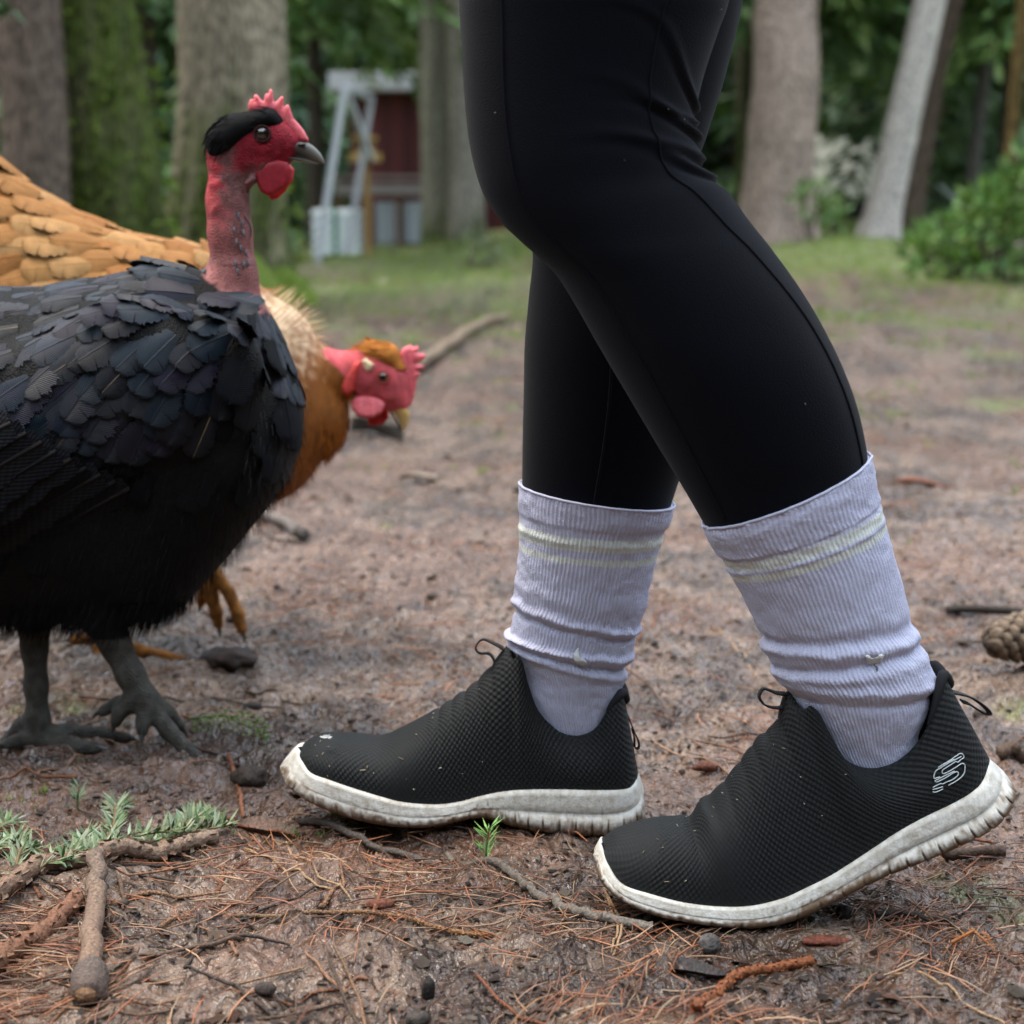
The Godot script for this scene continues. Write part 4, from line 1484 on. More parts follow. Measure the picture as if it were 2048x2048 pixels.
	while bx < -0.245:
		var dz := -0.035
		while dz < 0.13:
			var s := hit(b, Vector3(bx + rng.randf_range(-0.005, 0.005), 0.62, zc + dz + rng.randf_range(-0.004, 0.004)), Vector3(0, -1, 0))
			dz += 0.022
			if s == Vector3.INF or Vector2(s.x - neck_axis, s.z - zc).length() < 0.034:
				continue
			var n := b.normal(s, 0.004)
			if n.y < 0.62:
				continue
			var me: Mesh = kinds[rng.randi() % kinds.size()]
			lay(root, me, mats["dark_vane"], s - n * 0.003, n, Vector3(-1.0, -0.15, 0.25 + rng.randf_range(-0.2, 0.2)), rng.randf_range(0.036, 0.046), rng.randf_range(0.02, 0.07), "back_feather")
		bx += 0.024
	# flight feathers of the folded wing
	for i in 9:
		var u := i / 8.0
		var p := hit(b, Vector3(lerpf(-0.315, -0.40, u), lerpf(0.245, 0.30, u), zc + 0.25), Vector3(0, 0, -1))
		if p != Vector3.INF:
			var n := b.normal(p, 0.004)
			lay(root, flight[i % 2], mats["soft_vane"], p + n * (0.003 + 0.0010 * i), n, Vector3(-0.86, -0.42 - 0.06 * (1.0 - u), -0.05), 0.17, 0.035, "flight_feather")
	for i in 9:
		lay(root, flight[i % 2], mats["soft_vane"], Vector3(-0.5995, 0.3385, -1.51) + Vector3(0, 0.006 * i, 0.03 - 0.0075 * i), Vector3(0.25, 0.45, 0.85).normalized(), Vector3(-0.85, 0.28 + 0.07 * i, 0.0), 0.16 + 0.004 * i, 0.0, "tail_feather")
	# ragged hackle at the root of the neck
	for ring in [0.034, 0.044, 0.055, 0.067, 0.080]:
		for i in 17:
			var a := lerpf(-0.9, 3.4, (i + rng.randf_range(-0.3, 0.3)) / 16.0)
			var q := Vector3(neck_axis + ring * cos(a) - 0.004, neck_lo + 0.07, zc + ring * sin(a))
			var p := hit(b, q, Vector3(0, -1, 0))
			if p == Vector3.INF:
				continue
			var n := b.normal(p, 0.004)
			if n.y < 0.15 or p.y > neck_lo + 0.03:
				continue
			var dir := Vector3(cos(a) * 0.8 - 0.55, -0.45, sin(a) * 0.9) if cos(a) < 0.55 else Vector3(0.35, -0.9, sin(a))
			lay(root, kinds[i % 5], mats["dark_vane"], p - n * 0.003, n, dir, rng.randf_range(0.026, 0.036), rng.randf_range(0.04, 0.14), "hackle_feather")
	for i in 10:
		var p: Vector3 = Vector3(-0.3055, 0.4096, -1.51).lerp(Vector3(-0.2532, 0.3937, -1.51), i / 9.0) + Vector3(0, rng.randf_range(-0.004, 0.003), rng.randf_range(-0.01, 0.045))
		lay(root, kinds[i % 5], mats["dark_vane"], p, Vector3(0.1, 0.9, 0.42).normalized(), Vector3(-0.9, 0.05, 0.25) if i % 3 else Vector3(0.8, 0.05, 0.3), rng.randf_range(0.036, 0.05), 0.10)
	# down: grey on the breast, black fringe along belly and thighs
	var dn := Geo.new()
	var bv := g.v
	var made := 0
	while made < 26000:
		var p := bv[rng.randi_range(0, bv.size() - 1)]
		if p.y > neck_lo - 0.02 or p.y < leg_y or p.z < zc - 0.06 or p.x < -0.52:
			made += 1
			continue
		made += 1
		var n := b.normal(p, 0.004)
		var breast := p.x > Vector3(-0.2221, 0.3043, -1.51).x and p.y > Vector3(-0.2093, 0.2424, -1.51).y and p.y < Vector3(-0.2212, 0.339, -1.51).y
		if not breast and p.y > Vector3(-0.3316, 0.2706, -1.51).y:
			continue
		var c := Color(0.010, 0.010, 0.011) * rng.randf_range(0.5, 1.6)
		if breast:
			c = Color(0.075, 0.070, 0.070) * rng.randf_range(0.4, 1.5)
		var d := (n * rng.randf_range(0.35, 0.8) + Vector3(-0.5, -0.75, 0)).normalized() * rng.randf_range(0.010, 0.021)
		strand(dn, p - n * 0.002, d, Vector3(0, -0.002, 0), 0.00028, c)
	part("down", dn, mats["down"], root).set_meta("kind", "stuff")


func build_orange_hen() -> void:
	var zc := -1.83
	var root := thing("orange_hen", "ginger naked-neck hen stooping with bare pink face and yellow beak, behind the black hen", "hen", Vector3(-0.38, 0, zc))
	var b := Blob.new()
	b.chain([Vector3(-0.6323, 0.5612, -1.83), Vector3(-0.5761, 0.4424, -1.83), Vector3(-0.5173, 0.3459, -1.83), Vector3(-0.357, 0.2955, -1.83), Vector3(-0.2962, 0.2645, -1.83)], [0.045, 0.078, 0.128, 0.122, 0.105], 0.04, 0.9)
	b.limb(Vector3(-0.3289, 0.2983, -1.83), Vector3(-0.2496, 0.3264, -1.83), 0.075, 0.036, 0.03)
	b.limb(Vector3(-0.2968, 0.2418, -1.83), Vector3(-0.2637, 0.2133, -1.83), 0.085, 0.050, 0.03)
	b.limb(Vector3(-0.2371, 0.2617, -1.83), Vector3(-0.226, 0.2532, -1.83), 0.060, 0.053, 0.012, 0.95)
	b.limb(Vector3(-0.4455, 0.1962, -1.83), Vector3(-0.3779, 0.1847, -1.83), 0.085, 0.08, 0.03)
	b.chain([Vector3(-0.2281, 0.2871, -1.83), Vector3(-0.1942, 0.2955, -1.83), Vector3(-0.1785, 0.2957, -1.83), Vector3(-0.1628, 0.299, -1.83)], [0.040, 0.024, 0.0185, 0.019], 0.012)
	b.chain([Vector3(-0.1628, 0.2974, -1.83), Vector3(-0.148, 0.3007, -1.83), Vector3(-0.1358, 0.2908, -1.83), Vector3(-0.1269, 0.2784, -1.83), Vector3(-0.1196, 0.266, -1.83)], [0.019, 0.0225, 0.0215, 0.0165, 0.0110], 0.012, 0.8)
	b.limb(Vector3(-0.1548, 0.2825, -1.83), Vector3(-0.1352, 0.2709, -1.83), 0.0175, 0.012, 0.010, 0.8)
	for w in [[Vector3(-0.1414, 0.2775, -1.815), Vector3(-0.1268, 0.271, -1.815)], [Vector3(-0.1412, 0.2843, -1.813), Vector3(-0.1306, 0.2827, -1.813)], [Vector3(-0.1556, 0.2974, -1.813), Vector3(-0.1526, 0.2859, -1.813)]]:
		b.limb(w[0], w[1], 0.0022, 0.0022, 0.004)
	var toes := [[Vector3(-0.3395, 0.1095, -1.8), Vector3(-0.3172, 0.0859, -1.8), Vector3(-0.2997, 0.0665, -1.79), Vector3(-0.29, 0.044, -1.785), Vector3(-0.2858, 0.0295, -1.78)], [Vector3(-0.3305, 0.0899, -1.8), Vector3(-0.3208, 0.0622, -1.8), Vector3(-0.3156, 0.0424, -1.8), Vector3(-0.314, 0.0305, -1.8)], [Vector3(-0.3418, 0.0854, -1.83), Vector3(-0.3346, 0.0611, -1.84), Vector3(-0.3409, 0.0426, -1.85)],
		[Vector3(-0.4244, 0.0075, -1.8), Vector3(-0.398, 0.0045, -1.785), Vector3(-0.3692, 0.0012, -1.775), Vector3(-0.3491, -0.0014, -1.77)], [Vector3(-0.4247, 0.008, -1.81), Vector3(-0.4116, 0.0018, -1.83), Vector3(-0.3962, -0.0043, -1.84)], [Vector3(-0.4302, 0.0085, -1.8), Vector3(-0.4403, 0.0065, -1.785), Vector3(-0.4326, -0.0038, -1.775)], [Vector3(-0.4324, 0.01, -1.81), Vector3(-0.4538, 0.012, -1.81), Vector3(-0.4714, 0.0104, -1.81)]]
	b.chain([Vector3(-0.3836, 0.1683, -1.81), Vector3(-0.3589, 0.132, -1.805), Vector3(-0.3359, 0.1017, -1.8)], [0.03, 0.012, 0.0105], 0.008)
	b.chain([Vector3(-0.44, 0.1173, -1.82), Vector3(-0.43, 0.0488, -1.815), Vector3(-0.4286, 0.008, -1.81)], [0.03, 0.0115, 0.0105], 0.008)
	for t in toes:
		toe(b, t, 0.0088, 0.0058)
	var tone := FastNoiseLite.new()
	tone.frequency = 80.0
	tone.fractal_octaves = 3
	var leg_y: float = Vector3(-0.3802, 0.1211, -1.83).y
	var face_x: float = Vector3(-0.1973, 0.3007, -1.83).x
	var chest := Vector3(-0.2287, 0.2588, -1.83)
	var cream_at := Vector3(-0.2378, 0.3542, -1.83)
	var paint := func(p: Vector3) -> Color:
		var k := tone.get_noise_3d(p.x, p.y, p.z)
		if p.y < leg_y:
			return Color(0.26, 0.105, 0.022) * (1.0 + 0.8 * k)
		if p.x > face_x and p.distance_to(chest) > 0.068 and p.y > chest.y - 0.02:
			return Color(0.60, 0.10, 0.11) * (1.0 + 0.5 * k)
		return Color(0.25, 0.085, 0.018).lerp(Color(0.62, 0.45, 0.29), clampf(1.25 - Vector2(p.x - cream_at.x, p.y - cream_at.y).length() / 0.048 + k, 0.0, 1.0)) * (1.0 + 0.4 * k)
	var g := Geo.new()
	b.net(g, Vector3(-0.78, leg_y + 0.02, zc - 0.17), Vector3(face_x + 0.002, 0.60, zc + 0.17), 0.007, paint)
	b.net(g, Vector3(face_x, 0.16, zc - 0.075), Vector3(-0.10, 0.42, zc + 0.075), 0.0026, paint)
	b.net(g, Vector3(-0.53, -0.02, zc - 0.08), Vector3(-0.24, leg_y + 0.024, zc + 0.09), 0.0032, paint)
	part("body", g, mats["hen_skin"], root).set_meta("label", "ginger trunk with a bare pink head and orange scaly legs")
	for t in toes:
		var e: int = t.size() - 1
		claw(root, t[e], t[e] - t[e - 1], Color(0.06, 0.045, 0.03), 0.014)
	var pink := Color(0.68, 0.13, 0.15)
	flap(root, "comb", [-0.1182, 0.3171, -0.1165, 0.3212, -0.1136, 0.3236, -0.1066, 0.3261, -0.1042, 0.323, -0.1009, 0.3249, -0.0976, 0.3224, -0.101, 0.3186, -0.0977, 0.3171, -0.0936, 0.3171, -0.091, 0.3138, -0.0961, 0.3087, -0.1011, 0.3066, -0.0986, 0.3052, -0.0927, 0.3044, -0.0929, 0.3015, -0.1002, 0.2983, -0.0971, 0.2965, -0.0971, 0.2939, -0.1004, 0.2906, -0.1013, 0.2825, -0.1039, 0.2718, -0.1065, 0.2627, -0.1131, 0.2589, -0.1188, 0.2627, -0.1203, 0.2759, -0.1185, 0.2924, -0.1191, 0.3072], zc, 0.008, mats["comb_skin"], pink)
	flap(root, "wattle", [-0.1699, 0.2622, -0.1682, 0.2688, -0.1648, 0.2729, -0.1541, 0.2737, -0.1419, 0.2721, -0.135, 0.2675, -0.1338, 0.2638, -0.1372, 0.2564, -0.1454, 0.2514, -0.1545, 0.251, -0.1635, 0.2535], zc + 0.018, 0.006, mats["comb_skin"], pink, -0.25)
	flap(root, "wattle", [-0.1552, 0.2582, -0.1435, 0.2615, -0.132, 0.2582, -0.1319, 0.2473, -0.1372, 0.2406, -0.1455, 0.2381, -0.153, 0.2385, -0.155, 0.2456], zc - 0.012, 0.006, mats["comb_skin"], Color(0.40, 0.02, 0.02))
	flap(root, "ear_lobe", [-0.1802, 0.2844, -0.1743, 0.2975, -0.1652, 0.3081, -0.1578, 0.3121, -0.1596, 0.3007, -0.1643, 0.2869, -0.1665, 0.2787, -0.1739, 0.2738, -0.1783, 0.2779], zc + 0.0195, 0.0085, mats["comb_skin"], Color(0.62, 0.06, 0.05))
	flap(root, "ear_patch", [-0.1568, 0.3115, -0.1527, 0.3139, -0.1439, 0.3074, -0.1464, 0.3026, -0.1505, 0.2985, -0.1545, 0.3026], zc + 0.0215, 0.005, mats["down"], Color(0.66, 0.52, 0.32))
	var horn := Geo.new()
	limb_loft(horn, [-0.1155, 0.2627, -0.1102, 0.2569, -0.1089, 0.2502, -0.1112, 0.2415, -0.1146, 0.2361, -0.1163, 0.2344], [-0.1353, 0.2685, -0.1288, 0.2589, -0.1235, 0.251, -0.1195, 0.2432, -0.1179, 0.2365, -0.1173, 0.2344], [1.83, 1.83], [0.75, 0.75, 0.7, 0.65, 0.6], 26, 20, null, func(t: float, a: float) -> Color: return Color(0.55, 0.32, 0.09).lerp(Color(0.50, 0.36, 0.16), t))
	var beak := part("beak", horn, mats["horn"], root)
	beak.set_meta("label", "yellow beak with a dark muddy tip")
	var low := Geo.new()
	limb_loft(low, [-0.1304, 0.2623, -0.1254, 0.2527, -0.1222, 0.2469, -0.1189, 0.2394, -0.1177, 0.2347], [-0.1349, 0.2606, -0.128, 0.2515, -0.1255, 0.2469, -0.1214, 0.2401, -0.12, 0.2346], [1.83, 1.83], [1.2, 1.1, 1.0, 0.9], 18, 16, null, func(t: float, a: float) -> Color: return Color(0.34, 0.2, 0.07).lerp(Color(0.02, 0.018, 0.015), smoothstep(0.3, 0.6, t)))
	part("lower_mandible", low, mats["horn"], beak)
	for s in [1, -1]:
		var at := hit(b, Vector3(-0.1349, 0.2937, -1.83) + Vector3(0, 0, 0.06 * s), Vector3(0, 0, -s)) - Vector3(0, 0, 0.0022 * s)
		var ey := Geo.new()
		ball(ey, at, 0.0063, Color.BLACK, Vector3(1, 1, 0.75), func(n: Vector3) -> Color: return Color(0.004, 0.003, 0.003) if n.z * s > 0.82 else Color(0.30, 0.10, 0.02))
		var eye := part("eye", ey, mats["eyeball"], root)
		var rim := Geo.new()
		var ring := []
		for k in 25:
			var a := TAU * k / 24.0
			ring.append(at + Vector3(cos(a) * 0.0068, sin(a) * 0.0066, 0.0028 * s))
		var rr := []
		rr.resize(25)
		rr.fill(0.0011)
		rim.tube(ring, rr, 6, Color(0.45, 0.07, 0.07), Color(0, 0, 0, 0), false)
		part("eyelid", rim, mats["hen_skin"], eye)
	var cap := Blob.new()
	cap.chain([Vector3(-0.165, 0.3146, -1.83), Vector3(-0.1477, 0.3191, -1.83), Vector3(-0.1314, 0.3146, -1.83), Vector3(-0.1201, 0.2998, -1.83), Vector3(-0.1153, 0.2883, -1.83)], [0.0060, 0.0105, 0.0115, 0.0075, 0.003], 0.008, 1.5)
	var cg := Geo.new()
	cap.net(cg, Vector3(-0.22, 0.30, zc - 0.035), Vector3(-0.10, 0.42, zc + 0.035), 0.0024, func(_p: Vector3) -> Color: return Color(0.36, 0.13, 0.03))
	var capv := cg.v.duplicate()
	for i in 700:
		var p: Vector3 = capv[rng.randi_range(0, capv.size() - 1)]
		strand(cg, p, (Vector3(-0.8, 0.1, 0) + cap.normal(p) * 0.2).normalized() * rng.randf_range(0.005, 0.010), Vector3.ZERO, 0.0004, Color(0.42, 0.16, 0.035) * rng.randf_range(0.5, 1.4))
	part("head_feathers", cg, mats["down"], root).set_meta("label", "ginger cap of fine feathers on the crown")
	# feathers laid like shingles along back and flank
	var kinds := []
	for c in [Color(0.50, 0.245, 0.080), Color(0.46, 0.205, 0.060), Color(0.54, 0.285, 0.105), Color(0.42, 0.170, 0.045)]:
		kinds.append(feather_mesh(0.80, c, c * 1.05, 0.10, 0.3))
	var x := -0.62
	var col := 0
	while x < -0.235:
		var th := -0.5 + (0.11 if col % 2 else 0.0)
		while th < 1.75:
			var axis := Vector3(x, lerpf(0.36, 0.28, clampf((x + 0.62) / 0.4, 0, 1)), zc)
			var out := Vector3(0, cos(th), sin(th))
			var p := hit(b, axis + out * 0.33, -out)
			th += 0.22
			if p == Vector3.INF or p.x > face_x - 0.06:
				continue
			var n := b.normal(p, 0.005)
			lay(root, kinds[rng.randi() % 4], mats["gold_vane"], p - n * 0.0015 + Vector3(rng.randf_range(-0.004, 0.004), 0, 0), n, Vector3(-1, -0.22 + rng.randf_range(-0.15, 0.15), 0.1), rng.randf_range(0.044, 0.056), rng.randf_range(0.04, 0.09))
		x += 0.022
		col += 1
	for i in 7:
		lay(root, feather_mesh(0.22, Color(0.28, 0.09, 0.03), Color(0.3, 0.12, 0.05), 0.08), mats["gold_vane"], Vector3(-0.5565, 0.4479, -1.83) + Vector3(0, 0.008 * i, 0.02 - 0.008 * i), Vector3(0.3, 0.35, 0.9).normalized(), Vector3(-0.75, 0.62, 0.0), 0.17 + 0.006 * i, 0.0, "tail_feather")
	# down on breast and neck root
	var dn := Geo.new()
	var bv := g.v
	for i in 26000:
		var p := bv[rng.randi_range(0, bv.size() - 1)]
		if (p.x > face_x and p.distance_to(chest) > 0.068) or p.y < leg_y or p.x < -0.32 or p.z < zc - 0.09:
			continue
		var n := b.normal(p, 0.004)
		var c := Color(0.36, 0.112, 0.022) * rng.randf_range(0.6, 1.35)
		var pale := clampf(1.25 - Vector2(p.x - cream_at.x, p.y - cream_at.y).length() / 0.048 , 0.0, 1.0)
		c = c.lerp(Color(0.74, 0.55, 0.36), pale)
		var d := (n * (0.35 + 0.5 * pale) + Vector3(-0.25 + 0.35 * pale, -0.6 + 0.5 * pale, 0)).normalized() * rng.randf_range(0.009, 0.017) * (1.0 + 0.8 * pale)
		strand(dn, p - n * 0.002, d, Vector3(0, -0.001, 0), 0.0004, c)
	part("down", dn, mats["down"], root).set_meta("kind", "stuff")


# ---------------------------------------------------------------- trees, sheds and shrubs

func leaf_face(g: Geo, p: Vector3, d: Vector3, w: float, c: Color) -> void:
	var s := d.cross(Vector3(rng.randf_range(-1, 1), rng.randf_range(-1, 1), rng.randf_range(-1, 1))).normalized() * w
	var fold := d.cross(s).normalized() * w * 0.35
	var a := g.vert(p, Vector2(0, 0), c)
	var b := g.vert(p + d * 0.45 + s + fold, Vector2(0, 1), c)
	var e := g.vert(p + d * 0.45 - s + fold, Vector2(1, 0), c)
	var f := g.vert(p + d, Vector2(1, 1), c)
	g.tri(a, b, f)
	g.tri(a, f, e)


func some(c: Color, spread: float) -> Color:
	var k := 1.0 + rng.randf_range(-spread, spread)
	return Color(c.r * k * (1.0 + rng.randf_range(-0.15, 0.15)), c.g * k, c.b * k)


# a trunk from base to top with a flared, fluted foot; moss up to a height
func trunk_geo(base: Vector3, top: Vector3, r0: float, r1: float, flare: float, col: Color, moss := 0.0, seed_ := 1) -> Geo:
	var g := Geo.new()
	var nz := FastNoiseLite.new()
	nz.seed = seed_
	nz.frequency = 1.0
	nz.fractal_octaves = 3
	var rows := 46
	var cols := 40
	for i in rows:
		var t := pow(float(i) / (rows - 1), 1.8)
		var mid := base.lerp(top, t) + Vector3(nz.get_noise_2d(t * 5.0, 3.0), 0, nz.get_noise_2d(t * 5.0, 9.0)) * r0 * 0.28 * minf(t * 8.0, 1.0)
		var y := mid.y - base.y
		var f := exp(-y / (r0 * 1.1))
		for k in cols + 1:
			var a := TAU * k / cols
			var flute := 0.5 + 0.5 * sin(a * 5.0 + nz.get_noise_2d(seed_, 4.0) * 6.0)
			var r := lerpf(r0, r1, t) * (1.0 + 0.10 * nz.get_noise_3d(cos(a) * 2.0, y * 1.2, sin(a) * 2.0) + 0.05 * nz.get_noise_3d(cos(a) * 9.0, y * 3.0, sin(a) * 9.0)) + r0 * flare * f * (0.35 + flute * 0.9)
			var p := mid + Vector3(cos(a), 0, sin(a)) * r
			p.y -= 0.06 * f
			var k2 := nz.get_noise_3d(cos(a) * 5.0, y * 4.0, sin(a) * 5.0)
			var c := col * (1.0 + 0.45 * k2)
			if moss > 0.0:
				var m := smoothstep(-0.15, 0.15, moss * (1.0 + 0.8 * nz.get_noise_3d(cos(a) * 2.0 + 5.0, y * 1.5, sin(a) * 2.0)) - y + 0.25 * nz.get_noise_3d(cos(a) * 8.0, y * 9.0, sin(a) * 8.0))
				c = c.lerp(Color(0.080, 0.108, 0.020) * (1.0 + 0.7 * k2), m * clampf(0.9 + 1.2 * nz.get_noise_3d(cos(a) * 3.0 + 9.0, y * 2.5, sin(a) * 3.0), 0.35, 1.0))
			c.a = 1.0
			g.vert(p, Vector2(k / float(cols), y), c)
	g.sheet(0, rows, cols + 1, true)
	return g


# drooping conifer boughs around a stem: from height lo to hi, reach at the bottom
func boughs(g: Geo, base: Vector3, lo: float, hi: float, reach: float, count: int, per: int, size: float, cols: Array, droop := 0.5) -> void:
	for i in count:
		var u := rng.randf()
		var y := lerpf(lo, hi, u)
		var a := rng.randf() * TAU
		var l := reach * (1.0 - 0.75 * u) * rng.randf_range(0.6, 1.15)
		var out := Vector3(cos(a), 0, sin(a))
		var tone := rng.randf_range(0.6, 1.25)
		var c0: Color = cols[rng.randi() % cols.size()]
		for k in per:
			var t := sqrt(rng.randf())
			var p := base + Vector3(0, y, 0) + out * l * t + Vector3(0, 0.15 * l * t - droop * l * t * t, 0)
			var side := out.cross(Vector3.UP) * rng.randf_range(-0.5, 0.5) * l * 0.45 * (1.1 - t)
			var d := (out * rng.randf_range(0.1, 1.0) + side.normalized() * rng.randf_range(0, 0.8) + Vector3(0, -rng.randf_range(0.1, 0.9), 0)).normalized()
			leaf_face(g, p + side + Vector3(0, rng.randf_range(-0.06, 0.04) * l, 0), d * size * rng.randf_range(0.6, 1.4), size * 0.16, some(c0, 0.25) * tone)


func tree(kind: String, label: String, category: String, base: Vector3, top: Vector3, r0: float, r1: float, flare: float, col: Color, moss: float, crown: Array, group := "") -> Node3D:
	base.y = ground_y(base.x, base.z) - 0.03
	var root := thing(kind, label, category, base, group)
	part("trunk", trunk_geo(base, top, r0, r1, flare, col, moss, 7 + int(absf(base.x * 13.0 + base.z * 7.0))), mats["bark"], root)
	if crown:
		var g := Geo.new()
		boughs(g, base, crown[0], crown[1], crown[2], crown[3], crown[4], crown[5], crown[6], crown[7] if crown.size() > 7 else 0.5)
		part("crown", g, mats["leaf"], root)
	return root


func shrub(kind: String, label: String, at: Vector3, clumps: Array, leaf: float, cols: Array, group := "") -> Node3D:
	at.y = ground_y(at.x, at.z)
	var root := thing(kind, label, "shrub", at, group)
	var st := Geo.new()
	var g := Geo.new()
	for c in clumps:
		var m := at + Vector3(c[0], c[1], c[2])
		var mid := at.lerp(m, 0.5) + Vector3(rng.randf_range(-0.08, 0.08), 0, rng.randf_range(-0.08, 0.08))
		st.tube(smooth_path([at + Vector3(rng.randf_range(-0.06, 0.06), -0.03, 0), mid, m], 4), [0.02, 0.019, 0.018, 0.017, 0.015, 0.013, 0.011, 0.009, 0.006], 6, Color(0.09, 0.07, 0.05))
		for i in int(c[4]):
			var o := Vector3(rng.randf_range(-1, 1), rng.randf_range(-1, 1), rng.randf_range(-1, 1))
			if o.length() > 1.0:
				o = o.normalized() * rng.randf()
			var d := (o + Vector3(rng.randf_range(-0.5, 0.5), rng.randf_range(-0.3, 0.5), rng.randf_range(-0.5, 0.5))).normalized() * leaf * rng.randf_range(0.6, 1.3)
			leaf_face(g, m + o * float(c[3]), d, leaf * 0.2, some(cols[rng.randi() % cols.size()], 0.3))
	part("stem", st, mats["plain"], root)
	part("foliage", g, mats["leaf"], root)
	return root


func box(g: Geo, lo: Vector3, hi: Vector3, col := Color.WHITE, bevel := 0.006) -> void:
	# a block with chamfered edges
	var m := (lo + hi) * 0.5
	var h := (hi - lo) * 0.5
	var k := minf(bevel, minf(h.x, minf(h.y, h.z)) * 0.45)
	for ax in 3:
		for s in [-1.0, 1.0]:
			var u := (ax + 1) % 3
			var w := (ax + 2) % 3
			var f := g.v.size()
			for q in [[-1, -1], [1, -1], [1, 1], [-1, 1]]:
				var p := Vector3.ZERO
				p[ax] = h[ax] * s
				p[u] = (h[u] - k) * q[0]
				p[w] = (h[w] - k) * q[1]
				g.vert(m + p, Vector2(q[0], q[1]), col)
			if s > 0:
				g.tri(f, f + 2, f + 1)
				g.tri(f, f + 3, f + 2)
			else:
				g.tri(f, f + 1, f + 2)
				g.tri(f, f + 2, f + 3)
			# chamfer to the next face round this axis
			for s2 in [-1.0, 1.0]:
				var e := g.v.size()
				for q in [-1.0, 1.0]:
					var a := Vector3.ZERO
					a[ax] = h[ax] * s
					a[u] = (h[u] - k) * s2
					a[w] = (h[w] - k) * q
					g.vert(m + a, Vector2.ZERO, col)
					var b := Vector3.ZERO
					b[ax] = (h[ax] - k) * s
					b[u] = h[u] * s2
					b[w] = (h[w] - k) * q
					g.vert(m + b, Vector2.ZERO, col)
				if s * s2 > 0:
					g.tri(e, e + 2, e + 1)
					g.tri(e + 1, e + 2, e + 3)
				else:
					g.tri(e, e + 1, e + 2)
					g.tri(e + 1, e + 3, e + 2)


func slab(kind: String, lo: Vector3, hi: Vector3, col: Color, root: Node3D, label := "") -> MeshInstance3D:
	var g := Geo.new()
	box(g, lo, hi, col)
	var o := part(kind, g, mats["plain"], root)
	if label:
		o.set_meta("label", label)
	return o


func pole(g: Geo, a: Vector3, b: Vector3, r: float, col: Color) -> void:
	g.tube([a, a.lerp(b, 0.5), b], [r, r, r], 10, col)


